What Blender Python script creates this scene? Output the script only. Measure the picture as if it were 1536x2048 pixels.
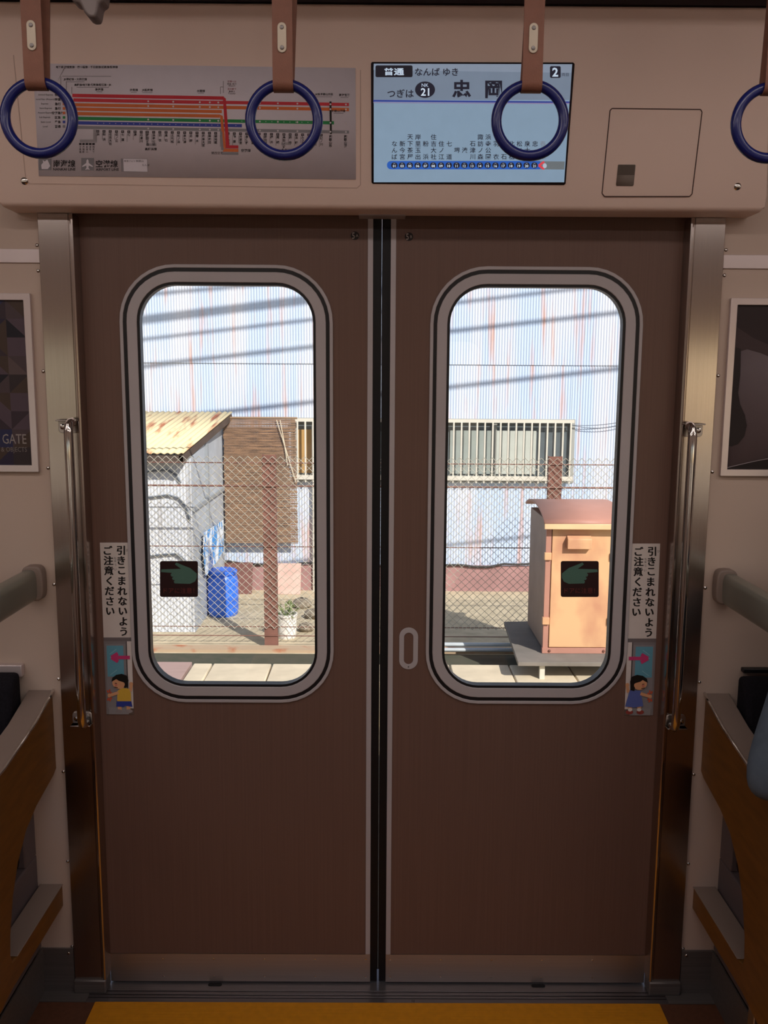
import bpy, math, random
from mathutils import Vector, Matrix
random.seed(7)
V = Vector
for o in list(bpy.data.objects):
    bpy.data.objects.remove(o)
SC = bpy.context.scene
COL = SC.collection

# ------------------------------------------------------------------ camera, light, exposure
FPX = 1771.0
PITCH, YAW, ROLL = math.radians(8.5), math.radians(0.23), math.radians(0.36)
EYE = V((0, 0, 1.48))
FW = V((math.sin(YAW)*math.cos(PITCH), math.cos(YAW)*math.cos(PITCH), -math.sin(PITCH)))
_r = V((math.cos(YAW), -math.sin(YAW), 0)); _u = _r.cross(FW)
RT = _r*math.cos(ROLL)+_u*math.sin(ROLL); UP = _u*math.cos(ROLL)-_r*math.sin(ROLL)
cd = bpy.data.cameras.new('camera'); cam = bpy.data.objects.new('camera', cd); COL.objects.link(cam)
cd.sensor_fit = 'VERTICAL'; cd.sensor_height = 36; cd.lens = 36*FPX/2048
cd.clip_start = .05; cd.clip_end = 300
mw = Matrix((RT, UP, -FW)).transposed().to_4x4(); mw.translation = EYE
cam.matrix_world = mw
SC.camera = cam
SC.view_settings.view_transform = 'Standard'; SC.view_settings.look = 'None'
SC.view_settings.exposure = 0.0; SC.view_settings.gamma = 1; SC.view_settings.use_curve_mapping = False

SUN_EL = math.radians(38); SUN_AZ = math.atan2(.68, 1)
TO_SUN = V((math.sin(SUN_AZ)*math.cos(SUN_EL), -math.cos(SUN_AZ)*math.cos(SUN_EL), math.sin(SUN_EL)))
SUN_STRENGTH, SKY_STRENGTH, LAMP_STRENGTH = 5.5, .13, 6.7
w = bpy.data.worlds.new('sky'); SC.world = w; w.use_nodes = True
nt = w.node_tree; bg = nt.nodes['Background']
sk = nt.nodes.new('ShaderNodeTexSky'); sk.sky_type = 'NISHITA'; sk.sun_disc = False
sk.sun_elevation = SUN_EL; sk.sun_rotation = math.pi-SUN_AZ
nt.links.new(sk.outputs[0], bg.inputs[0]); bg.inputs[1].default_value = SKY_STRENGTH
sl = bpy.data.lights.new('sun', 'SUN'); sl.energy = SUN_STRENGTH; sl.angle = math.radians(.38); sl.color = (1, .94, .86)
so = bpy.data.objects.new('sun', sl); COL.objects.link(so)
so.rotation_euler = TO_SUN.to_track_quat('Z', 'Y').to_euler(); so.location = (8, -14, 14)

# ------------------------------------------------------------------ measuring helpers: where a sight line meets a real plane
def ray(px, py): return FW+RT*((px-768)/FPX)-UP*((py-1024)/FPX)
def onY(px, py, Y):
    d = ray(px, py); return EYE+d*(Y/d.y)
def onX(px, py, X):
    d = ray(px, py); return EYE+d*(X/d.x)
def onZ(px, py, z):
    d = ray(px, py); return EYE+d*((z-EYE.z)/d.z)
LEAN = math.radians(14)
HB = V((0, 1.887, 1.827)); HN = V((0, -math.cos(LEAN), -math.sin(LEAN))); HT = V((0, -math.sin(LEAN), math.cos(LEAN)))
def onH(px, py):
    d = ray(px, py); return EYE+d*((HB-EYE).dot(HN)/d.dot(HN))

# ------------------------------------------------------------------ materials
def lin(h):
    if isinstance(h, str):
        c = [int(h[i:i+2], 16)/255 for i in (0, 2, 4)]
        return tuple(x/12.92 if x <= .04045 else ((x+.055)/1.055)**2.4 for x in c)
    return tuple(h)
MC = {}
def mat(name, col, rough=.5, metal=0, var=.06, scale=(6, 6, 6), bump=0, bscale=None, aniso=0, spec=.5, col2=None, thr=(.3, .7), emit=0, detail=4, tang=(1, 0, 0), coat=0):
    m = bpy.data.materials.new(name); m.use_nodes = True; t = m.node_tree; L = t.links.new
    b = t.nodes['Principled BSDF']; c = lin(col)
    tc = t.nodes.new('ShaderNodeTexCoord'); mp = t.nodes.new('ShaderNodeMapping'); mp.inputs['Scale'].default_value = scale
    L(tc.outputs['Object'], mp.inputs[0])
    nz = t.nodes.new('ShaderNodeTexNoise'); nz.inputs['Scale'].default_value = 1; nz.inputs['Detail'].default_value = detail
    L(mp.outputs[0], nz.inputs[0])
    rp = t.nodes.new('ShaderNodeValToRGB'); L(nz.outputs[0], rp.inputs[0])
    a = tuple(x*(1-var) for x in c); z = lin(col2) if col2 else tuple(min(1, x*(1+var)) for x in c)
    if col2: a = c
    rp.color_ramp.elements[0].position = thr[0]; rp.color_ramp.elements[1].position = thr[1]
    rp.color_ramp.elements[0].color = (*a, 1); rp.color_ramp.elements[1].color = (*z, 1)
    L(rp.outputs[0], b.inputs['Base Color'])
    b.inputs['Roughness'].default_value = rough; b.inputs['Metallic'].default_value = metal
    b.inputs['Specular IOR Level'].default_value = spec
    if coat: b.inputs['Coat Weight'].default_value = coat
    if bump:
        mp2 = t.nodes.new('ShaderNodeMapping'); mp2.inputs['Scale'].default_value = bscale or scale; L(tc.outputs['Object'], mp2.inputs[0])
        n2 = t.nodes.new('ShaderNodeTexNoise'); n2.inputs['Scale'].default_value = 1; L(mp2.outputs[0], n2.inputs[0])
        bn = t.nodes.new('ShaderNodeBump'); bn.inputs['Strength'].default_value = bump; bn.inputs['Distance'].default_value = .002
        L(n2.outputs[0], bn.inputs['Height']); L(bn.outputs[0], b.inputs['Normal'])
    if aniso:
        b.inputs['Anisotropic'].default_value = aniso
        cx = t.nodes.new('ShaderNodeCombineXYZ')
        for i in range(3): cx.inputs[i].default_value = tang[i]
        L(cx.outputs[0], b.inputs['Tangent'])
    if emit:
        L(rp.outputs[0], b.inputs['Emission Color']); b.inputs['Emission Strength'].default_value = emit
    return m
def flat(h, emit=0, rough=.5):
    k = (h, emit, rough)
    if k not in MC:
        MC[k] = mat('ink_'+h, h, rough, var=.02, scale=(40, 40, 40), emit=emit, spec=.3)
        if emit:
            MC[k].node_tree.nodes['Principled BSDF'].inputs['Roughness'].default_value = .35
    return MC[k]
def thin_glass(name, tint=(1, 1, 1), refl=1.45):
    m = bpy.data.materials.new(name); m.use_nodes = True; t = m.node_tree; L = t.links.new
    for n in list(t.nodes): t.nodes.remove(n)
    o = t.nodes.new('ShaderNodeOutputMaterial'); mx = t.nodes.new('ShaderNodeMixShader')
    tr = t.nodes.new('ShaderNodeBsdfTransparent'); tr.inputs[0].default_value = (*tint, 1)
    gl = t.nodes.new('ShaderNodeBsdfGlossy'); gl.inputs['Roughness'].default_value = .02
    fr = t.nodes.new('ShaderNodeFresnel'); fr.inputs[0].default_value = refl
    L(fr.outputs[0], mx.inputs[0]); L(tr.outputs[0], mx.inputs[1]); L(gl.outputs[0], mx.inputs[2]); L(mx.outputs[0], o.inputs[0])
    return m

CREAM = mat('cream_panel', 'e6cdc0', .45, var=.02, scale=(3, 3, 3), spec=.35)
WALLC = mat('beige_wall', 'bfaa9c', .5, var=.02, scale=(3, 3, 3), bump=.05, bscale=(300, 300, 300), spec=.3)
WOOD = mat('brown_woodgrain_film', '6b5147', .42, var=.07, scale=(260, 260, 2.2), spec=.3, detail=6)
STEEL = mat('brushed_steel', 'b4aaa4', .34, 1, var=.05, scale=(3, 3, 400), aniso=.85, tang=(0, 0, 1))
STEELV = mat('brushed_steel_upright', 'b9aea8', .22, 1, var=.05, scale=(400, 400, 3), aniso=.7)
DARKSTEEL = mat('worn_dark_steel', '7a7472', .42, .65, var=.1, scale=(3, 200, 200))
CHROME = mat('polished_steel', 'cfcac6', .12, 1, var=.03)
ALU = mat('matte_silver_aluminium', 'b0a8aa', .5, .1, var=.03, spec=.4)
ALUW = mat('pale_aluminium', 'd2c4c3', .3, .5, var=.03)
RUBBER = mat('black_rubber', '0f0d10', .5, var=.1, spec=.3)
GASKET = mat('black_gasket', '151215', .4, var=.1, spec=.4)
BLUE = mat('navy_plastic', '111a5a', .25, var=.05, spec=.45, coat=.1)
LEATHER = mat('brown_strap_vinyl', '7b5141', .55, var=.08, scale=(60, 60, 60), bump=.15, bscale=(500, 500, 500), spec=.3)
CLIP = mat('beige_clip', 'a89a88', .4, .2, var=.03)
PARTW = mat('orange_wood_panel', '6e471c', .4, var=.18, scale=(40, 12, 60), spec=.35, detail=6)
CAPG = mat('taupe_cap', '84736a', .5, var=.04, spec=.35)
RAILG = mat('grey_green_rail', '8b8a80', .32, .5, var=.05)
SEATF = mat('black_seat_moquette', '1d1b20', .95, var=.25, scale=(200, 200, 200), bump=.3, bscale=(600, 600, 600), spec=.1)
HEATER = mat('dark_grey_heater_cover', '5b5052', .55, var=.08)
FLOORM = mat('red_brown_floor_sheet', '5a3827', .55, var=.14, scale=(90, 90, 90), spec=.3)
YEL = mat('yellow_floor_sheet', 'c98414', .6, var=.08, scale=(60, 60, 60), bump=.5, bscale=(3, 260, 3), spec=.3)
CEIL = mat('white_ceiling', 'd6ccc4', .55, var=.02)
DARKGAP = mat('dark_slot', '2c2228', .6, var=.1)
GLASS = thin_glass('door_glass')
SKIN = mat('skin', 'c99878', .5, var=.05)
SHIRT = mat('blue_grey_cloth', '58626e', .9, var=.12, scale=(30, 30, 30), bump=.3, bscale=(700, 700, 700), spec=.1)
TROU = mat('dark_trousers', '23242c', .9, var=.1, spec=.1)
HAIRM = mat('black_hair', '15110f', .5, var=.2, scale=(100, 100, 20))
LAMPM = mat('lamp_diffuser', 'fff3ee', .5, var=.01, emit=LAMP_STRENGTH)

# ------------------------------------------------------------------ mesh builder
WO = {}
def world_origin(o): return WO.get(o.name, V((0, 0, 0)))
class MB:
    def __init__(s): s.v = []; s.f = []; s.m = []
    def add(s, vs, fs, mi=0):
        n = len(s.v); s.v += [V(p) for p in vs]; s.f += [tuple(i+n for i in f) for f in fs]; s.m += [mi]*len(fs); return s
    def box(s, x0, x1, y0, y1, z0, z1, mi=0):
        vs = [(x, y, z) for x in (x0, x1) for y in (y0, y1) for z in (z0, z1)]
        return s.add(vs, [(0, 1, 3, 2), (4, 6, 7, 5), (0, 4, 5, 1), (2, 3, 7, 6), (0, 2, 6, 4), (1, 5, 7, 3)], mi)
    def prism(s, pts, T, w0, w1, mi=0):
        n = len(pts); a = [T(u, v, w0) for u, v in pts]; b = [T(u, v, w1) for u, v in pts]
        return s.add(a+b, [tuple(range(n))[::-1], tuple(range(n, 2*n))]+[(i, (i+1) % n, n+(i+1) % n, n+i) for i in range(n)], mi)
    def ring(s, lo, li, T, w0, w1, mi=0):
        n = len(lo)
        vs = [T(u, v, w0) for u, v in lo]+[T(u, v, w0) for u, v in li]+[T(u, v, w1) for u, v in lo]+[T(u, v, w1) for u, v in li]
        fs = []
        for i in range(n):
            j = (i+1) % n
            fs += [(i, n+i, n+j, j), (2*n+i, 2*n+j, 3*n+j, 3*n+i), (i, j, 2*n+j, 2*n+i), (n+i, 3*n+i, 3*n+j, n+j)]
        return s.add(vs, fs, mi)
    def tube(s, pts, r, n=8, closed=False, mi=0, cap=True):
        pts = [V(p) for p in pts]; k = len(pts); base = len(s.v); vs = []; prev = None
        for i, p in enumerate(pts):
            a = pts[i-1] if (i > 0 or closed) else p; b = pts[(i+1) % k] if (i < k-1 or closed) else p
            d = (b-a).normalized()
            if prev is None:
                up = V((0, 0, 1)) if abs(d.z) < .9 else V((1, 0, 0))
                x = d.cross(up).normalized()
            else:
                x = (prev-d*prev.dot(d)).normalized()
            prev = x; y = d.cross(x); rr = r[i] if isinstance(r, (list, tuple)) else r
            vs += [p+x*math.cos(t)*rr+y*math.sin(t)*rr for t in [2*math.pi*q/n for q in range(n)]]
        fs = []
        for i in range(k if closed else k-1):
            for q in range(n):
                a, b = i*n+q, i*n+(q+1) % n; c, d = ((i+1) % k)*n+(q+1) % n, ((i+1) % k)*n+q
                fs.append((a, b, c, d))
        if cap and not closed: fs += [tuple(range(n))[::-1], tuple(range((k-1)*n, k*n))]
        return s.add(vs, fs, mi)
    def lathe(s, prof, c, n=24, axis='z', mi=0):
        k = len(prof); vs = []
        for r, h in prof:
            for q in range(n):
                t = 2*math.pi*q/n; a, b = r*math.cos(t), r*math.sin(t)
                vs.append(V(c)+(V((a, b, h)) if axis == 'z' else V((a, -h, b)) if axis == 'y' else V((h, a, b))))
        fs = [(i*n+q, i*n+(q+1) % n, (i+1)*n+(q+1) % n, (i+1)*n+q) for i in range(k-1) for q in range(n)]
        fs += [tuple(range(n))[::-1], tuple(range((k-1)*n, k*n))]
        return s.add(vs, fs, mi)
    def ball(s, c, r, n=10, mi=0):
        rx, ry, rz = r if isinstance(r, (tuple, list)) else (r, r, r); vs = []; fs = []
        for i in range(n+1):
            th = math.pi*i/n
            for q in range(2*n):
                ph = math.pi*q/n; vs.append(V(c)+V((rx*math.sin(th)*math.cos(ph), ry*math.sin(th)*math.sin(ph), rz*math.cos(th))))
        for i in range(n):
            for q in range(2*n):
                fs.append((i*2*n+q, (i+1)*2*n+q, (i+1)*2*n+(q+1) % (2*n), i*2*n+(q+1) % (2*n)))
        return s.add(vs, fs, mi)
    def build(s, name, mats, parent=None, bevel=0, seg=2, angle=35, origin=None):
        if not isinstance(mats, (list, tuple)): mats = [mats]
        if parent is not None: og = world_origin(parent)
        elif origin is not None: og = V(origin)
        else:
            xs = [v.x for v in s.v]; ys = [v.y for v in s.v]; zs = [v.z for v in s.v]
            og = V(((min(xs)+max(xs))/2, (min(ys)+max(ys))/2, min(zs)))
        me = bpy.data.meshes.new(name); me.from_pydata([v-og for v in s.v], [], s.f)
        for m in mats: me.materials.append(m)
        me.polygons.foreach_set('material_index', s.m); me.polygons.foreach_set('use_smooth', [True]*len(s.f))
        me.validate(); me.update()
        if angle < 180: me.set_sharp_from_angle(angle=math.radians(angle))
        o = bpy.data.objects.new(name, me); COL.objects.link(o)
        if parent is not None: o.parent = parent
        else: o.location = og
        WO[o.name] = og
        if bevel:
            b = o.modifiers.new('bevel', 'BEVEL'); b.width = bevel; b.segments = seg; b.limit_method = 'ANGLE'; b.angle_limit = math.radians(40)
        return o
def tag(o, label, cat, group=None, kind=None):
    o['label'] = label; o['category'] = cat
    if group: o['group'] = group
    if kind: o['kind'] = kind
    return o
def thing(name, loc, label, cat, group=None, kind=None):
    o = bpy.data.objects.new(name, None); COL.objects.link(o); o.location = loc; o.empty_display_size = .05; WO[o.name] = V(loc)
    return tag(o, label, cat, group, kind)
def dup(root, delta):
    def cp(o, par):
        c = o.copy(); COL.objects.link(c); c.parent = par
        WO[c.name] = world_origin(o)+delta
        for ch in o.children: cp(ch, c)
        return c
    kids = list(root.children)
    r = root.copy(); COL.objects.link(r); r.location = root.location+delta; WO[r.name] = world_origin(root)+delta
    for ch in kids: cp(ch, r)
    return r
def rr(cx, cy, w, h, r, k=8):
    pts = []
    for (sx, sy, a0) in ((1, 1, 0), (-1, 1, 90), (-1, -1, 180), (1, -1, 270)):
        for i in range(k+1):
            a = math.radians(a0+90*i/k)
            pts.append((cx+sx*(w/2-r)+r*math.cos(a), cy+sy*(h/2-r)+r*math.sin(a)))
    return pts
def wallT(Y): return lambda u, v, w: V((u, Y-w, v))           # w grows towards the aisle
def headT(u, v, w): return V((u, HB.y, HB.z))+HT*v+HN*w

# flat printed sheets: every shape is measured on the sheet's own plane
def glyphs(text, bold=0, line=1.0):
    c = bpy.data.curves.new('lettering', 'FONT'); c.body = text; c.size = 1; c.align_x = 'CENTER'; c.align_y = 'CENTER'; c.resolution_u = 2
    c.offset = bold; c.space_line = line
    o = bpy.data.objects.new('lettering', c); COL.objects.link(o)
    me = bpy.data.meshes.new_from_object(o.evaluated_get(bpy.context.evaluated_depsgraph_get()))
    vs = [(v.co.x, v.co.y) for v in me.vertices]; fs = [tuple(p.vertices) for p in me.polygons]
    bpy.data.objects.remove(o); bpy.data.curves.remove(c); bpy.data.meshes.remove(me)
    if vs:
        mx = (min(v[0] for v in vs)+max(v[0] for v in vs))/2; my = (min(v[1] for v in vs)+max(v[1] for v in vs))/2
        vs = [(a-mx, b-my) for a, b in vs]
    return vs, fs
class Sheet:
    def __init__(s, to, n, step=.00035, lift=0): s.to = to; s.n = n; s.step = step; s.mb = MB(); s.mats = []; s.lift = lift
    def mi(s, h, e=0):
        m = flat(h, e)
        if m not in s.mats: s.mats.append(m)
        return s.mats.index(m)
    def poly(s, pts, h, layer=1, e=0):
        s.k = getattr(s, 'k', 0)+1
        off = s.n*(s.step*layer+s.lift+4e-6*(s.k % 30)); s.mb.add([s.to(x, y)+off for x, y in pts], [tuple(range(len(pts)))], s.mi(h, e)); return s
    def slab(s, pts, h, th, e=0):
        n = len(pts); off = s.n*s.lift; a = [s.to(x, y)+off for x, y in pts]
        s.mb.add([p-s.n*th for p in a]+a, [tuple(range(n))[::-1], tuple(range(n, 2*n))]+[(i, (i+1) % n, n+(i+1) % n, n+i) for i in range(n)], s.mi(h, e)); return s
    def rect(s, x0, y0, x1, y1, h, layer=1, e=0): return s.poly([(x0, y0), (x1, y0), (x1, y1), (x0, y1)], h, layer, e)
    def rrect(s, x0, y0, x1, y1, r, h, layer=1, e=0): return s.poly(rr((x0+x1)/2, (y0+y1)/2, x1-x0, y1-y0, r, 4), h, layer, e)
    def oval(s, cx, cy, rx, ry, h, layer=1, e=0, n=20): return s.poly([(cx+rx*math.cos(2*math.pi*i/n), cy+ry*math.sin(2*math.pi*i/n)) for i in range(n)], h, layer, e)
    def line(s, pts, wd, h, layer=1, e=0):
        for (x0, y0), (x1, y1) in zip(pts, pts[1:]):
            d = math.hypot(x1-x0, y1-y0) or 1; nx, ny = -(y1-y0)/d*wd/2, (x1-x0)/d*wd/2
            s.poly([(x0+nx, y0+ny), (x1+nx, y1+ny), (x1-nx, y1-ny), (x0-nx, y0-ny)], h, layer, e)
        return s
    def text(s, t, cx, cy, em, h, layer=2, e=0, bold=0, sx=1, line=1.0, shear=0):
        vs, fs = glyphs(t, bold, line)
        off = s.n*(s.step*layer+s.lift)
        s.mb.add([s.to(cx+x*em*sx+shear*y*em, cy-y*em)+off for x, y in vs], fs, s.mi(h, e)); return s
    def build(s, name, parent=None): return s.mb.build(name, s.mats, parent, angle=180)

# ================================================================== THE CAR: shell
FARY, NEARY, CEILZ, HALF = 1.972, -.72, 2.27, 3.4
def wall(name, Y0, Y1, holes, m, x0=-HALF, x1=HALF, z0=-.08, z1=CEILZ):
    xs = sorted({x0, x1}|{h[i] for h in holes for i in (0, 1)}); zs = sorted({z0, z1}|{h[i] for h in holes for i in (2, 3)})
    solid = lambda x, z: x0 < x < x1 and z0 < z < z1 and not any(a < x < b and c < z < d for a, b, c, d in holes)
    mb = MB()
    for a, b in zip(xs, xs[1:]):
        for c, d in zip(zs, zs[1:]):
            mx, mz = (a+b)/2, (c+d)/2
            if not solid(mx, mz): continue
            mb.add([(a, Y0, c), (b, Y0, c), (b, Y0, d), (a, Y0, d)], [(0, 1, 2, 3)]); mb.add([(a, Y1, c), (b, Y1, c), (b, Y1, d), (a, Y1, d)], [(3, 2, 1, 0)])
            if not solid(a-1e-4, mz): mb.add([(a, Y0, c), (a, Y1, c), (a, Y1, d), (a, Y0, d)], [(3, 2, 1, 0)])
            if not solid(b+1e-4, mz): mb.add([(b, Y0, c), (b, Y1, c), (b, Y1, d), (b, Y0, d)], [(0, 1, 2, 3)])
            if not solid(mx, c-1e-4): mb.add([(a, Y0, c), (b, Y0, c), (b, Y1, c), (a, Y1, c)], [(3, 2, 1, 0)])
            if not solid(mx, d+1e-4): mb.add([(a, Y0, d), (b, Y0, d), (b, Y1, d), (a, Y1, d)], [(0, 1, 2, 3)])
    return mb.build(name, m, angle=30)
SIDEWIN = [(-2.75, -1.30, .82, 1.68), (1.30, 2.75, .82, 1.68)]
o = wall('wall_back', FARY, 2.06, [(-.70, .70, -.02, 1.85)]+SIDEWIN, WALLC)
tag(o, 'beige side wall around the double sliding doors', 'wall', kind='structure')
o = wall('wall_front', NEARY-.09, NEARY, [(-.655, .655, .0, 1.83)]+SIDEWIN, WALLC)
tag(o, 'opposite beige side wall behind the viewer', 'wall', kind='structure')
tag(MB().box(-HALF-.06, -HALF, NEARY-.09, 2.06, -.08, CEILZ).build('wall_left', WALLC), 'end wall of the car beyond the dark triangle poster', 'wall', kind='structure')
tag(MB().box(HALF, HALF+.06, NEARY-.09, 2.06, -.08, CEILZ).build('wall_right', WALLC), 'end wall of the car beyond the seated person', 'wall', kind='structure')
tag(MB().box(-HALF-.06, HALF+.06, NEARY-.09, 2.06, CEILZ, CEILZ+.14).build('ceiling', CEIL), 'white ceiling of the train car', 'ceiling', kind='structure')
tag(MB().box(-HALF, HALF, NEARY, 1.927, -.08, 0).build('floor', FLOORM), 'red brown speckled floor covering of the car', 'floor', kind='structure')
# yellow sheet at the doorway, let into the floor
mb = MB(); yw = .677
mb.box(-yw, yw, 1.0, 1.9265, 0, .0025)
tag(mb.build('floor_warning_strip', YEL, bevel=.001), 'yellow ribbed floor sheet in front of the door sill', 'floor strip')
mb = MB(); mb.box(-yw, yw, NEARY+.05, NEARY+.5, 0, .0025)
tag(mb.build('floor_warning_strip', YEL, bevel=.001), 'yellow ribbed floor sheet at the opposite doors', 'floor strip')
for n, (a, b, c, d) in enumerate(SIDEWIN+SIDEWIN):
    yf = 2.0 if n < 2 else NEARY-.03
    T = wallT(yf); cx, cz = (a+b)/2, (c+d)/2
    mb = MB().ring(rr(cx, cz, b-a, d-c, .03), rr(cx, cz, b-a-.05, d-c-.05, .05), T, -.02, .034 if n < 2 else -.034+.01)
    f = mb.build('window_%d' % (n+1), ALU)
    tag(f, ['wide side window beyond the dark triangle poster', 'wide side window behind the seated person', 'side window opposite the triangle poster', 'side window opposite the seated person'][n], 'window', kind='structure')
    g = MB().prism(rr(cx, cz, b-a-.04, d-c-.04, .05), T, -.004, .002).build('window_pane', GLASS, f)

# ------------------------------------------------------------------ door leaves
def leaf(name, sgn, T, label, detail=True):
    """sgn=-1: leaf on the -u side. u across, v up, w towards the aisle; w=0 is the face."""
    root = thing(name, T(sgn*.35, 0, 0), label, 'door', kind='structure')
    u0, u1 = .031, (.70 if detail else .655)
    cu, cz, gw, gh = .343, 1.2265, .389, .919
    S = lambda pts: [(sgn*u, v) for u, v in pts] if sgn > 0 else [(-u, v) for u, v in pts][::-1]
    k = 10
    outer = rr((u0+u1)/2, (.078+1.85)/2, u1-u0, 1.85-.078, .0005, k)
    MB().ring(S(outer), S(rr(cu, cz, gw+.07, gh+.07, .115, k)), T, -.03, 0).build('door_panel', WOOD, root)
    # window surround: silver bead, black gasket, wide silver frame, black inner lip
    L = lambda e: S(rr(cu, cz, gw+2*e, gh+2*e, .083+e, k))
    fr = MB().ring(L(.0255), L(.0028), T, -.02, .004).build('window_frame', ALU, root, bevel=.0012)
    MB().ring(L(.0335), L(.0255), T, -.02, .0030).build('gasket', GASKET, root)
    MB().ring(L(.041), L(.0335), T, -.02, .0045).build('window_bead', ALU, root, bevel=.001)
    MB().ring(L(.0028), L(-.003), T, -.022, .001).build('inner_lip', GASKET, fr)
    MB().prism(L(.001), T, -.018, -.014).build('glass_pane', GLASS, root)
    b = MB().prism(S(rr((.0192+u0)/2, (.078+1.8445)/2, u0-.0192, 1.8445-.078, .001, 2)), T, -.028, .002).build('edge_strip', ALU, root, bevel=.0008)
    # rubber nosing, notched at the foot
    MB().prism(S([(.0002, .036), (.0192, .036), (.0192, 1.845), (.0002, 1.845)]), T, -.028, -.002).build('rubber_seal', RUBBER, root)
    MB().prism(S([(.0024, .004), (.0192, .004), (.0192, .036), (.0024, .036)]), T, -.028, -.002).build('rubber_seal_foot', RUBBER, root)
    kx = u1-.04 if detail else u1
    kp = MB().prism(S([(.0192, .004), (kx, .004), (kx, .078), (.0192, .078)]), T, -.028, .0015).build('kick_plate', STEEL, root)
    if detail:
        for x in (.03, .155, .28, .405, .53):
            for z in (.017, .064):
                MB().lathe([(.0028, -.001), (.0024, .0008), (.001, .0013)], T(sgn*x, z, .0015), 10, 'y').build('rivet', CHROME, kp)
    return root
TF = wallT(2.0)
d1 = leaf('door_1', -1, TF, 'brown woodgrain sliding door leaf numbered 5A, without a pull')
d2 = leaf('door_2', 1, TF, 'brown woodgrain sliding door leaf numbered 5B, with an oval pull')
TN = lambda u, v, w: V((u, NEARY-.04+w, v))
leaf('door_3', -1, TN, 'opposite sliding door leaf facing leaf 5A', False)
leaf('door_4', 1, TN, 'opposite sliding door leaf facing leaf 5B', False)
# oval pull on 5B
cx, cz = .0675, .859
oo = rr(cx, cz, .044, .101, .0219, 10); ii = rr(cx, cz, .0215, .076, .0107, 10)
pl = MB().ring(oo, ii, TF, -.012, .0018).build('door_pull', ALU, d2, bevel=.0006)
MB().prism(ii, TF, -.0125, -.0085).build('pull_recess', mat('pull_recess_steel', '7d7678', .35, .6), pl)
MB().lathe([(.002, -.001), (.0014, .0012)], TF(cx, cz-.044, .002), 8, 'y').build('screw', DARKSTEEL, pl)

NF = V((0, -1, 0))
onD = lambda x, y: onY(x, y, 2.0)
for root, cx, cy, a, lab in ((d1, 710, 471.5, 'A', 'small dark round number badge reading 5A'), (d2, 818, 473.5, 'B', 'small dark round number badge reading 5B')):
    s = Sheet(onD, NF, lift=.0008)
    s.oval(cx, cy, 8.6, 8.6, '241c1c', 0); s.text('5', cx-3.2, cy, 18, 'a79c97', 1, sx=.72, bold=.01); s.text(a, cx+4.2, cy, 8, 'a79c97', 1)
    s.build('number_badge', root)['label'] = lab

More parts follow.
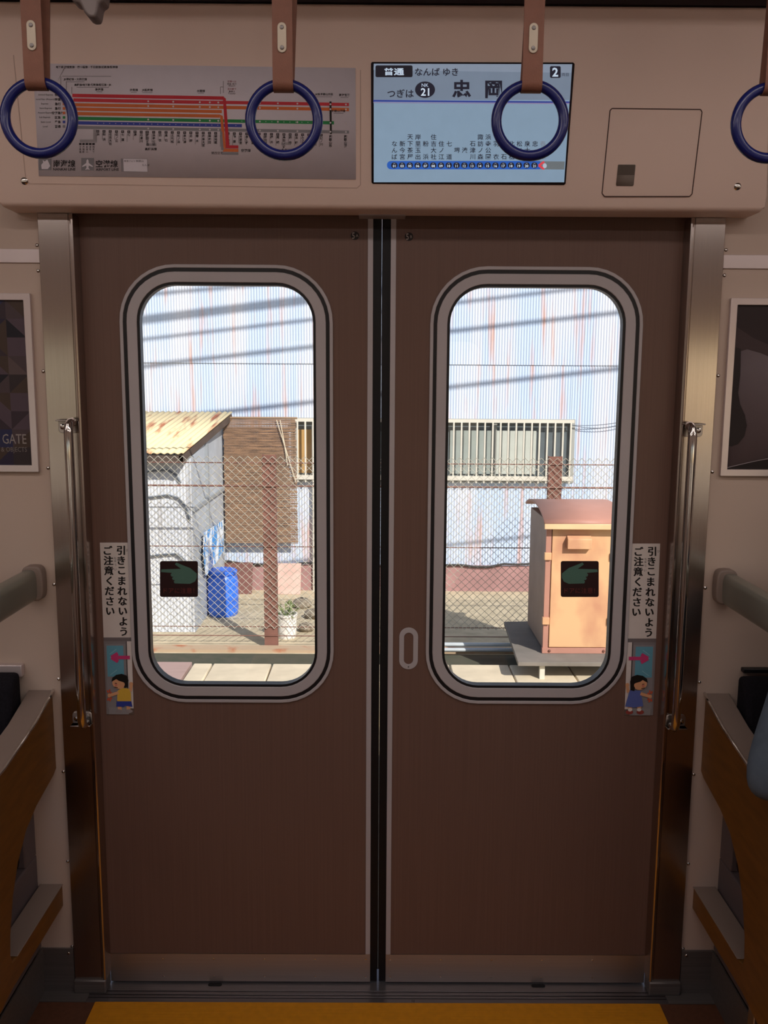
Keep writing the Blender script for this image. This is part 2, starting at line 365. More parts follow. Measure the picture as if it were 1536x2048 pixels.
def warning(root, boy):
    s = Sheet(onD, NF, lift=.0008)
    if boy:
        q = lambda u, v: (200+13.5*v+(57-2.5*v)*u, 1085+343*v)
    else:
        q = lambda u, v: (1262-13.5*v+(58-1*v)*u, 1087+343*v)
    P = lambda pts: [q(*p) for p in pts]
    W = lambda u: u if boy else 1-u                     # the picture half is mirrored on the other leaf
    R = lambda u0, v0, u1, v1: P([(W(u0), v0), (W(u1), v0), (W(u1), v1), (W(u0), v1)])
    s.slab(P([(0, 0), (1, 0), (1, 1), (0, 1)]), '8c8484', .0004)
    s.poly(P([(0, 0), (1, 0), (1, .553), (0, .553)]), 'cdc2bd', 1)
    for t, u, n in (('引きこまれないよう', .73, 9), ('ご注意ください', .28, 7)):
        for i, ch in enumerate(t):
            x, y = q(u, .045+.0592*i); s.text(ch, x-.45, y, 19.5, '1b1515', 2, bold=.02); s.text(ch, x+.45, y, 19.5, '1b1515', 2.3, bold=.02)
    for ch, u, v in (('ひ', .95, .045), ('ち', .52, .092), ('ゅ', .52, .108), ('う', .52, .13), ('い', .52, .156)):
        x, y = q(u, v); s.text(ch, x, y, 6, '2b2323', 2)
    s.poly(R(0, .553, 1, .575), '6e6566', 2)
    s.poly(R(0, .575, .80, 1), '7b7577', 2); s.poly(R(.06, .59, .78, .965), '858083', 3)
    s.poly(R(.83, .575, 1, .965), 'd3c8c4', 2); s.poly(R(.80, .575, .83, .965), '3a3234', 3)
    s.poly(R(.10, .60, .70, .78), '5f98ac', 4); s.poly(R(.1, .96, .83, 1), '8a8688', 4)
    for a in (.62, .64, .74): s.line([q(W(.2), a+.03), q(W(.45), a)], 1.2, '86b3c0', 5)
    s.line([q(W(.93), .668), q(W(.28), .668)], 7, 'c2396f', 6)
    s.line([q(W(.50), .645), q(W(.26), .668)], 7, 'c2396f', 6); s.line([q(W(.50), .692), q(W(.26), .668)], 7, 'c2396f', 6)
    O = lambda u, v, ru, rv, h, l: s.poly([q(W(u+ru*math.cos(2*math.pi*i/22)), v+rv*math.sin(2*math.pi*i/22)) for i in range(22)], h, l)
    SK, OUT = 'd29a72', '2a1c1a'
    # legs, arms, trunk, head of the child
    for u in (.50, .82): s.poly(R(u-.07, .925, u+.07, .975), SK, 7)
    if boy:
        for u in (.46, .84): O(u, .98, .13, .011, '8b8182', 8)
        s.poly(P([(W(.40), .918), (W(.93), .918), (W(.97), .955), (W(.70), .948), (W(.66), .955), (W(.38), .953)]), '2d3a8c', 9)
        s.poly(P([(W(.44), .862), (W(.60), .845), (W(.85), .848), (W(.93), .875), (W(.93), .922), (W(.42), .922)]), 'd0a63c', 9)
    else:
        for u in (.46, .84): O(u, .98, .13, .013, '8c3b35', 8)
        for u in (.50, .82): O(u, .966, .075, .01, 'd8d0cc', 8)
        s.poly(P([(W(.48), .855), (W(.86), .852), (W(1.0), .947), (W(.70), .953), (W(.36), .945)]), '5563a4', 9)
    s.line([q(W(.90), .865), q(W(.95), .83)], 6, SK, 8); O(.95, .822, .07, .012, SK, 9)
    s.line([q(W(.48), .872), q(W(.16), .888)], 6, SK, 9); O(.14, .888, .06, .012, SK, 10)
    for du, dv in ((-.05, -.03), (.03, -.035), (.08, -.02), (-.05, .03), (.03, .035), (.08, .022)):
        s.line([q(W(.13+du*.5), .888+dv*.5), q(W(.13+du*1.2), .888+dv)], 2.4, 'd0532e', 8)
    O(.52, .815, .25, .035, SK, 10)
    s.poly(P([(W(.24), .808), (W(.28), .785), (W(.42), .768), (W(.62), .762), (W(.80), .772), (W(.86), .80), (W(.82), .838 if boy else .852), (W(.70), .845 if boy else .858), (W(.66), .81), (W(.50), .802), (W(.42), .792), (W(.34), .80)]), '17120f', 11)
    O(.67, .823, .05, .012, SK, 12); O(.40, .826, .05, .008, 'c97763', 11)
    s.line([q(W(.36), .815), q(W(.44), .818)], 1.2, OUT, 12); s.line([q(W(.34), .838), q(W(.46), .842)], 1.4, OUT, 12)
    s.build('warning_sticker', root)['label'] = ('white caution sticker with a boy in a yellow shirt' if boy else 'white caution sticker with a girl in a blue dress')
warning(d1, True); warning(d2, False)

def hand_sticker(root, cx, mirror):
    onG = lambda x, y: onY(x, y, 2.0139)
    s = Sheet(onG, NF, lift=.0001)
    x0, x1 = cx-38, cx+38
    s.poly(rr(cx, 1158, 76, 72, 4, 4), '2b1213', 0)
    A = 260/76.0
    pts = [(1180, 612), (1183, 630), (1108, 636), (1118, 648), (1112, 660), (1098, 663), (1108, 672), (1102, 684), (1088, 685), (1096, 695), (1090, 708), (985, 711), (950, 695), (937, 668), (938, 640), (985, 602), (1030, 585), (1078, 565), (1088, 578), (1046, 608)]
    P = [(cx+(((x-1060)/A) if not mirror else -((x-1060)/A)), 1122+(y-555)/A) for x, y in pts]
    s.poly(P, '4d6f63', 1); s.text('ドアに注意！', cx, 1181, 12.2, '6b2f2b', 1)
    s.build('glass_sticker', root)['label'] = 'dark square door caution sticker with a pointing hand'
hand_sticker(d1, 358, True); hand_sticker(d2, 1159.5, False)

# sill
mb = MB()
mb.box(-.70, .70, 1.927, 2.06, -.06, -.001)
for y in (1.945, 1.955, 1.968): mb.box(-.70, .70, y, y+.003, -.002, .0008)
sill = mb.build('door_sill', mat('sill_steel', '7d7678', .32, .8, var=.08, scale=(3, 300, 300), aniso=.6, tang=(0, 1, 0)), bevel=.0006)
tag(sill, 'grooved dark steel threshold under the sliding doors', 'sill')
for px, py in ((430, 1968.5), (1076.5, 1971)):
    p = onZ(px, py, .0005)
    MB().prism(rr(p.x, p.y, .034, .010, .0048, 5), lambda u, v, w: V((u, v, w)), -.0008, .0005).build('drain_slot', RUBBER, sill)
for px in (826,):
    p = onZ(px, 2000, .0005); MB().lathe([(.004, -.001), (.0035, .0012), (.001, .0016)], (p.x, p.y, 0), 12).build('screw', DARKSTEEL, sill)

# ------------------------------------------------------------------ door pillars with screws and grab bars
SCREWS_Z = []
for py in (495, 520, 546, 747, 940, 1173, 1362, 1547, 1726, 1896):
    SCREWS_Z.append(onY(768, py, 1.97).z)
def pillar(sg):
    root = thing('door_pillar', (sg*.70, 1.97, 0), 'brushed steel door pillar next to the %s' % ('dark triangle poster' if sg < 0 else 'grey silhouette poster'), 'pillar', 'door pillars')
    prof = [(.7365, 1.973), (.7365, 1.966), (.7355, 1.965), (.6720, 1.965), (.6700, 1.967), (.6690, 1.967), (.6672, 1.962), (.6640, 1.9605), (.6608, 1.962), (.6595, 1.966), (.6590, 1.9985), (.700, 1.9985), (.700, 1.973)]
    mb = MB(); n = len(prof); z0, z1 = .034, 1.8265
    for z in (z0, z1): mb.add([(sg*x, y, z) for x, y in prof], [])
    fs = [(i, (i+1) % n, n+(i+1) % n, n+i) for i in range(n)]+[tuple(range(n)), tuple(range(n, 2*n))[::-1]]
    mb.f = fs if sg > 0 else [f[::-1] for f in fs]; mb.m = [0]*len(fs)
    mb.build('pillar_face', STEELV, root, angle=25)
    MB().box(min(sg*.66, sg*.738), max(sg*.66, sg*.738), 1.957, 1.9985, 0, .034).build('foot_block', DARKSTEEL, root, bevel=.003)
    for i, z in enumerate(SCREWS_Z):
        MB().lathe([(.0042, -.001), (.0038, .001), (.0022, .0024), (.0005, .0028)], (sg*.7425, FARY, z), 12, 'y').build('screw', CHROME if i != 1 else CHROME, root)
    return root
pillar(-1); pillar(1)
def grab(sg):
    x = sg*.6775
    root = thing('grab_bar', (x, 1.93, .69), 'slim vertical steel grab bar on the pillar beside leaf %s' % ('5A' if sg < 0 else '5B'), 'grab bar', 'grab bars beside the doors')
    path = [(x, 1.952, 1.384), (x, 1.94, 1.383), (x, 1.930, 1.376), (x, 1.926, 1.362)]+[(x, 1.926, z) for z in (1.3, 1.1, .9, .75, .71)]+[(x, 1.930, .698), (x, 1.940, .692), (x, 1.952, .691)]
    MB().tube(path, .0098, 16).build('bar', CHROME, root)
    MB().lathe([(.0103, 0), (.0103, .05)], (x, 1.926, .80), 12)
    for z, s in ((1.374, 1), (.70, -1)):
        a, b = sorted((x-sg*.012, x+sg*.034))
        m2 = MB().prism(rr((a+b)/2, z, b-a, .03, .008, 5), wallT(1.965), 0, .004)
        m2.box(a, b, 1.944, 1.965, z+.0135*s-.0015, z+.0135*s+.0015)
        br = m2.build('bracket', STEEL, root, bevel=.001)
        MB().lathe([(.0065, 0), (.006, .002), (.003, .0035), (.0005, .0038)], (x+sg*.024, 1.961, z-.001), 14, 'y').build('screw', CHROME, br)
grab(-1); grab(1)

# ------------------------------------------------------------------ header above the doors
HW0, HW1, HLEN = .790, .735, .366
prof = []
y0, z0 = HB.y, HB.z
prof += [(FARY-.0005, 1.8275), (y0+.018, 1.8275)]
for i in range(1, 7):
    a = i/6*math.radians(76); prof.append((y0+.018-.016*math.sin(a), 1.8275+.016*(1-math.cos(a))))
for v in (.03, .15, .25, .325, .330): prof.append((y0-math.sin(LEAN)*v, z0+math.cos(LEAN)*v))
e = (y0-math.sin(LEAN)*.335, z0+math.cos(LEAN)*.335)
prof += [(e[0]-.0005, e[1]+.001), (e[0]-.004, e[1]+.03), (e[0]+.004, e[1]+.034), (FARY-.0005, e[1]+.034)]
mb = MB(); n = len(prof)
def hw(z): return HW0+(HW1-HW0)*(z-1.8275)/.36
for sg in (-1, 1):
    mb.add([(sg*(hw(z)-(.006 if z < 1.835 else 0)), y, z) for y, z in prof], [])
mb.f = [(i, n+i, n+(i+1) % n, (i+1) % n) for i in range(n)]+[tuple(range(n)), tuple(range(n, 2*n))[::-1]]; mb.m = [0]*len(mb.f)
HEAD = thing('door_header', (0, 1.9, 1.8275), 'leaning cream cover panel above the sliding doors', 'panel')
mb.build('header_panel', CREAM, HEAD, angle=30, bevel=.003)
# small plate in the soffit at the meeting of the leaves
MB().box(-.05, .05, 1.955, 1.9995, 1.8255, 1.8274).build('soffit_plate', ALU, HEAD)
# clear cover line of the map
def outline(pts, wd, m, name, parent, h=.0007):
    mb = MB(); P = [onH(*p) for p in pts]
    for a, b in zip(P, P[1:]):
        d = (b-a).normalized(); nn = d.cross(HN).normalized()*wd/2
        q = [a+nn, b+nn, b-nn, a-nn]
        mb.add([p-HN*.0003 for p in q]+[p+HN*h for p in q], [(3, 2, 1, 0), (4, 5, 6, 7), (0, 1, 5, 4), (1, 2, 6, 5), (2, 3, 7, 6), (3, 0, 4, 7)])
    return mb.build(name, m, parent)
SEAM = mat('panel_seam', '8a6f64', .6)
outline([(27, 110), (52, 362), (60, 367), (714, 376), (721, 370), (721, 140)], .0014, mat('cover_edge', 'c2a598', .4), 'cover_seam', HEAD)
# access hatch
hs = [(1221+3, 217), (1401, 219), (1404, 224), (1384, 388), (1379, 393), (1209, 393), (1204, 387), (1220, 221), (1224, 217)]
hatch = outline(hs, .0021, mat('hatch_seam', '4a302a', .7), 'hatch_seam', HEAD, .0004); hatch['label'] = 'thin dark outline of the square access hatch'
s = Sheet(onH, HN, lift=.001); s.slab([(1237, 329), (1270, 329), (1271, 331), (1267, 370), (1265, 372), (1233, 372), (1232, 369), (1236, 330)], '857a72', .0008)
s.poly([(1236, 330), (1270, 330), (1268.6, 350), (1234.4, 350)], '5c5149', 1)
lt = s.build('hatch_latch', HEAD); lt['label'] = 'square grey latch in the hatch'
for px, py in ((49, 362), (1475, 373)):
    c = onH(px, py); mbs = MB().lathe([(.0075, -.001), (.0072, .001), (.0045, .0032), (.0008, .004)], (0, 0, 0), 16, 'y')
    mbs.box(-.005, .005, -.0046, -.0034, -.0007, .0007)
    rot = Matrix.Rotation(-LEAN, 3, 'X'); mbs.v = [c+(Matrix.Rotation(LEAN, 3, 'X') @ v) for v in mbs.v]
    mbs.build('screw', CHROME, HEAD)
# dark slot and ceiling cove above it
tag(MB().box(-HALF, HALF, 1.80, FARY, 2.186, CEILZ).build('trim_1', DARKGAP), 'dark ventilation trim between door header and ceiling', 'trim', kind='structure')

# ------------------------------------------------------------------ route map
MAP = thing('route_map', onH(400, 355)+HN*.001, 'long pale route map with coloured lines on the door header', 'route map')
s = Sheet(onH, HN, step=.0002, lift=.0012)
K = 'ink'
TL, TR, BR, BL = (60, 128), (712, 137), (711, 358), (74, 355)
s.slab([(66, 127), (711, 136), (712, 359), (78, 352)], 'dad1d9', .0003)
my = lambda x, y: y+(x-145)*.0175             # the sheet hangs a little askew
def stripe(x0, x1, y, wd, h, l=1): s.poly([(x0, my(x0, y)-wd/2), (x1, my(x1, y)-wd/2), (x1, my(x1, y)+wd/2), (x0, my(x0, y)+wd/2)], h, l)
RED, RED2, ORG, GRN, BLU, GRY = 'c8323e', 'cf3a45', 'd9713c', '2c8a4e', '3d4aa6', '8b888e'
xe, xr = 443, 698
stripe(145, 448, 191, 7, RED); stripe(147, 446, 200, 7, RED2); stripe(148, xr, 209.5, 6.5, ORG)
stripe(150, 444, 218, 6.5, ORG); stripe(150, 440, 227, 6.5, ORG)
stripe(150, 668, 236.5, 6.5, GRN); stripe(150, 484, 245.5, 6.5, BLU); stripe(150, xr, 254.5, 6, GRY)
stripe(446, xr, 199.5, 6.5, RED2); s.poly([(446, 193), (452, 197), (459, 291), (452, 293)], RED, 3)
stripe(452, 477, 288, 6, RED, 3); s.poly([(440, 229), (446, 232), (452, 297), (446, 296)], ORG, 2); stripe(446, 477, 295, 6, ORG, 2)
s.poly([(440, 262), (444, 262), (448, 301), (443, 300)], GRY, 2); stripe(444, 477, 301.5, 5, GRY, 2)
s.line([(661, 203), (662, 268)], 4, '1c1616', 3)
for x in (297, 347, 400, 420, 437, 520, 556, 595, 661, 692):
    for y in (200, 209.5, 236.5, 254.5):
        if x > 450 and y == 200: y = 199.5
        s.oval(x, my(x, y), 1.9, 1.9, 'd8d0d4', 4, n=8)
for x in range(196, 640, 12):
    if not 441 < x < 470: s.oval(x, my(x, 245.5 if x < 480 else 236.5), .9, .9, 'd8d0d4', 4, n=6)
ST = ['浜', '粉浜', '住吉大社', '住ノ江', '七道', '堺', '湊', '石津川', '諏訪ノ森', '浜寺公園', '羽衣', '高石', '北助松', '松ノ浜', '泉大津', '忠岡', '春木', '和泉大宮', '岸和田', '蛸地蔵', '貝塚', '二色浜', '鶴原', '井原里', '泉佐野', '羽倉崎', '吉見ノ里', '岡田浦', '樽井', '尾崎', '鳥取ノ荘', '箱作', '淡輪', 'みさき公園', '孝子', '和大前', '紀ノ川']
xs = [196+12.4*i for i in range(len(ST))]
for x, t in zip(xs, ST):
    y = my(x, 259)
    s.rect(x-2.9, y, x+2.9, y+5, '2b2528', 2); s.rect(x-1.6, y+1.2, x+1.6, y+3.6, '8a8086', 3)
    n = len(t); step = min(6.2, 27/max(n, 1)) if n > 2 else (10 if n == 2 else 6)
    for i, ch in enumerate(t): s.text(ch, x+.3, y+8.5+step*i, 6.0, '231c20', 2, bold=.02)
    s.rect(x-3.8, y+6, x-3.2, y+6+random.uniform(12, 24), '6d6468', 2)
for t, x, y, e in (('和歌山市', 661, 268, 6.5), ('和歌山港', 691, 268, 6.5)):
    for i, ch in enumerate(t): s.text(ch, x, y+5+6.2*i, 6.3, '231c20', 2, bold=.02)
s.poly([(187, 259), (194, 259), (194, 285), (160, 285), (160, 279), (187, 279)], '9a9296', 1)
for i, t in enumerate(('汐見橋', '芦原町', '木津川', '津守', '西天下')):
    x = 161+6.6*i; s.rect(x-2.4, 286, x+2.4, 290, '2b2528', 2)
    for j, ch in enumerate(t): s.text(ch, x, 294+5*j, 4.6, '231c20', 2)
s.text('高師浜線', 302, 298, 6, '231c20', 2, bold=.02); s.poly([(290, 262), (294, 262), (297, 287), (313, 287), (313, 292), (294, 292)], '9a9296', 1)
s.text('多奈川線', 575, 300, 6, '231c20', 2, bold=.02); s.rect(563, 285, 582, 290, 'a09a9e', 1)
s.text('空港線', 492, 301, 6.5, '231c20', 2, bold=.02); s.text('関西空港', 435, 306, 6, '231c20', 2)
for t, x, y, e in (('地下鉄 御堂筋線・四つ橋線・千日前線/近鉄線/阪神線', 174, 148, 5.2), ('JR環状線・大和路線', 151, 159, 5.2), ('高野線/地下鉄 堺筋線/阪堺線・JR', 186, 170, 5.0), ('南海線', 199, 179, 5.5), ('汐見線', 268, 180, 5.5), ('JR阪和線', 295, 180.5, 5.5), ('水間線', 402, 182, 5.5), ('JR線 和歌山方面', 648, 189, 5), ('南海航路', 689, 190, 5.5), ('和歌山港線', 677, 222, 5.5)):
    s.text(t, x, y, e, '2a2326', 2, bold=.02)
    s.line([(x-e*len(t)*.36, y+4.5), (x+e*len(t)*.36, y+4.8)], .7, '6a6166', 2)
for a, b in (((122, 153), (122, 188)), ((133, 163), (133, 188)), ((144, 174), (144, 188)), ((441, 188), (441, 174)), ((441, 174), (447, 174)), ((447, 162), (447, 186))):
    s.line([a, b], .9, '7a7176', 2)
for i, y in enumerate((163, 168, 172, 178, 183, 187)): s.text(['空港へは', '特急 急行', 'Airport', '次の駅で', '乗換え', 'Transfer'][i], 464, y, 4.4, '5c4247' if i % 3 else 'a8404a', 2)
for i, (a, b) in enumerate((('Limited Express', '特急'), ('Lmtd Exp. (Airport)', '特急'), ('Express', '急行'), ('Semi-Express', '急行'), ('Airport Express', '空港急行'), ('Sub Express', '区急'), ('Semi Local', '準急'), ('Local', '普通'))):
    y = my(110, 190.5+9*i); s.text(a, 92-(i % 3), y, 4.6, '4c4448', 2); s.text(b, 116, y, 6, '231c20', 2, bold=.02)
    s.rect(126, y-2.5, 131, y+2.5, (RED, RED2, ORG, ORG, ORG, GRN, BLU, GRY)[i], 2)
# line names at the foot of the map
s.rect(78, 317, 103, 340, '7f7b80', 1); s.poly([(84, 338), (83, 330), (87, 325), (86, 320), (90, 323), (95, 319), (98, 325), (101, 332), (96, 338)], 'dad1d9', 2)
s.text('南海線', 129, 327, 15, '231c20', 2, bold=.02); s.text('NANKAI LINE', 129, 338.5, 7.4, '231c20', 2, bold=.012)
s.rect(163, 316, 188, 341, '7f7b80', 1)
s.poly([(175.5, 318), (177.5, 321), (178, 326), (186, 332), (186, 334), (178, 331), (177.5, 336), (180, 338.5), (180, 339.5), (175.5, 338.5), (171, 339.5), (171, 338.5), (173.5, 336), (173, 331), (165, 334), (165, 332), (173, 326), (173.5, 321)], 'dad1d9', 2)
s.text('空港線', 214, 327.5, 15, '231c20', 2, bold=.02); s.text('AIRPORT LINE', 215, 339, 7.2, '231c20', 2, bold=.012)
s.poly([(242, 317), (295, 318), (296, 344), (243, 343)], '8a8388', 1); s.poly([(247, 317.6), (294.4, 318.6), (295.4, 343.4), (248, 342.4)], 'dad1d9', 2)
s.text('南海フェリー', 262, 322, 4.6, '3a3236', 3); s.text('和歌山', 280, 322, 5, '231c20', 3); s.text('なんば', 292, 330, 5, '231c20', 3)
s.build('map_sheet', MAP)

# ------------------------------------------------------------------ display screen
SCR = thing('display_screen', onH(940, 368), 'blue lit information screen showing the next station on the header', 'screen')
q = [(744, 124), (1146, 125), (1149, 128), (1131, 367), (1128, 370), (746, 367.5), (743, 365), (742, 127)]
fr = Sheet(onH, HN); fr.lift = .0015; fr.slab(q, '2a1f22', .004); fr.build('bezel', SCR)
s = Sheet(onH, HN, step=.0002, lift=.0017)
E = 1.0
s.poly([(747.5, 127.5), (1144, 128.5), (1128, 364.5), (747.5, 364.5)], '71879b', 0, E)
s.poly([(747.5, 127.5), (1144, 128.5), (1139.5, 200), (747, 200)], '667384', 1, E)
s.poly([(747.5, 128), (1144, 129), (1142, 146), (747, 140)], '737f90', 2, E)
s.poly([(746.5, 200), (1139, 203), (1138.8, 206), (746.5, 203.5)], '27347c', 3, E); s.poly([(746.5, 204.5), (1138.7, 206), (1138.5, 208), (746.5, 206)], '75688a', 3, E)
D = '1b1a26'
s.rrect(751, 131, 825, 154.5, 3, '16141c', 3, E); s.text('普通', 788, 143.5, 15, 'a9b9cc', 4, E, bold=.03, sx=1.35)
s.text('なんば ゆき', 873, 144, 17, D, 3, E, bold=.018); s.text('つぎは', 801, 187, 18, D, 3, E, bold=.018)
s.oval(850, 179.5, 20, 16.5, D, 3, E, 28); s.text('NK', 850, 170.5, 10, 'a9b9cc', 4, E); s.text('21', 850, 184, 21, 'b4c3d4', 4, E, bold=.02)
s.text('忠', 923, 178, 38, D, 3, E, bold=.03); s.text('岡', 987, 179, 38, D, 3, E, bold=.03)
s.rrect(1099.5, 132.5, 1121, 156, 3, D, 3, E); s.text('2', 1110, 144.5, 24, 'a9b9cc', 4, E, bold=.03); s.text('両目', 1130, 149.5, 7.5, D, 3, E)
rows = (274, 287.5, 300.5, 313.5)
cols = ['なんば', '新今宮', '天下茶屋', '岸里玉出', ' 粉 浜', '住吉大社', '住ノ江', ' 七 道', '  堺 ', '  湊 ', '石津川', '諏訪ノ森', '浜寺公園', ' 羽 衣', ' 高 石', '北助松', '松ノ浜', '泉大津', ' 忠 岡', ' 春 木']
for i, t in enumerate(cols):
    if len(t) == 3: t = ' '+t
    x = 789+15.6*i
    for j, ch in enumerate(t):
        if ch != ' ': s.text(ch, x, rows[j], 11.8, D if i < 19 else '6a7480', 3, E, bold=.012)
s.rrect(774, 322, 1086, 338.5, 7.5, '2350a0', 3, E); s.poly([(1080, 322.5), (1129, 323), (1128, 339), (1080, 338.5)], '5d6468', 3, E)
for i, t in enumerate('01 03 05 06 07 08 09 10 11 12 13 14 15 16 17 18 19 20 21'.split()):
    x = 788.5+15.55*i; s.oval(x, 330.5, 6.4, 6.2, D, 4, E, 16); s.text(t, x, 332, 7.2, 'b4c3d4', 5, E, bold=.02); s.line([(x-2, 326.6), (x+2, 326.6)], .9, '8f9cb0', 5, E)
s.line([(1088, 323.5), (1077, 331), (1088, 338)], 4.2, 'c03a44', 5, E); s.oval(1089, 331.5, 4, 5, '9aa6b4', 6, E)
sm = s.build('screen_face', SCR); sm['label'] = 'glowing blue screen face with station names'

# ------------------------------------------------------------------ hanging straps on their rail
SY, RZ, MR, TRr = 1.487, None, .0538, .0083
c0 = onY(78, 236, SY)
def strap(c):
    root = thing('hanging_strap', (c.x, SY, c.z), '', 'hanging strap', 'hanging straps over the doorway')
    MB().tube([(c.x+MR*math.cos(a), SY, c.z+MR*math.sin(a)) for a in [2*math.pi*i/48 for i in range(48)]], TRr, 14, closed=True).build('ring', BLUE, root, angle=180)
    tz = c.z+MR; r = TRr+.0032; bz = 2.205; rb = .0185
    path = [(-r, tz+.004+(bz-tz-.004)*i/6) for i in range(1, 7)][::-1]
    path += [(-r*math.cos(a), tz-r*math.sin(a)) for a in [math.pi*i/10 for i in range(11)]]
    path += [(r*.9+.0015*i, tz+.004+(bz-tz-.004)*i/6) for i in range(1, 7)]
    path += [(rb*math.cos(a), bz+rb*math.sin(a)) for a in [math.pi*i/8 for i in range(9)]]
    wd = .0158; n = len(path); mb = MB(); vs = []
    for i, (y, z) in enumerate(path):
        a, b = path[i-1], path[(i+1) % n]; d = V((b[0]-a[0], b[1]-a[1])).normalized(); nn = V((-d[1], d[0]))
        lean = .003*(z-tz)/.12 if y > 0 and z > tz else 0
        for sx, sn in ((-1, -1), (1, -1), (1, 1), (-1, 1)):
            vs.append((c.x+sx*wd+lean*1.6, SY+y+sn*nn[0]*.0014, z+sn*nn[1]*.0014))
    fs = [(i*4+k, i*4+(k+1) % 4, ((i+1) % n)*4+(k+1) % 4, ((i+1) % n)*4+k) for i in range(n) for k in range(4)]
    st = mb.add(vs, fs).build('strap', LEATHER, root, angle=50)
    zc = c.z+.118
    cl = MB().prism(rr(c.x-.0005, zc, .0142, .0445, .007, 6), wallT(SY-r-.0012), 0, .002).build('clip_plate', CLIP, root, bevel=.0006)
    for dz in (-.0148, .0148):
        MB().lathe([(.0034, 0), (.003, .0012), (.0012, .0017)], (c.x-.0005, SY-r-.0032, zc+dz), 12, 'y').build('rivet', DARKSTEEL, cl)
    return root
sp = strap(c0)
LAB = ['navy ring on a brown strap in front of the map, nearest the dark triangle poster', 'navy ring on a brown strap hanging before the middle of the route map', 'navy ring on a brown strap hanging before the blue screen', 'navy ring on a brown strap beyond the access hatch']
sp['label'] = LAB[0]
for px, py, lb in ((568, 240, LAB[1]), (1060, 241, LAB[2]), (1539, 246, LAB[3])):
    c = onY(px, py, SY); d = dup(sp, V((c.x-c0.x, 0, c.z-c0.z))); d['label'] = lb
RAIL = thing('overhead_rail', (0, SY, 2.205), 'steel strap rail under the ceiling with a grey hanging bracket', 'rail')
MB().tube([(-HALF, SY, 2.205), (HALF, SY, 2.205)], .016, 16).build('rail_tube', CHROME, RAIL)
for x in (-2.4, -1.0, 1.0, 2.4):
    MB().lathe([(.022, .065), (.022, .05), (.011, .045), (.011, .012)], (x, SY, 2.205), 16).build('hanger', CHROME, RAIL)
pts = [(144, -6), (151, 10), (158, 13), (166, 13.5), (170, 22), (174, 31), (181, 40), (187, 43), (198, 43), (201, 32), (204, 15), (209, 13), (213, 9), (215, -6)]
pp = [onY(x, y, SY) for x, y in pts]
top = [onY(214, -60, SY), onY(150, -60, SY)]
MB().prism([(p.x, p.z) for p in pp+top], wallT(SY), -.016, .016).build('bracket', mat('grey_bracket', '6b5f5c', .45, .2), RAIL, bevel=.004, seg=3)

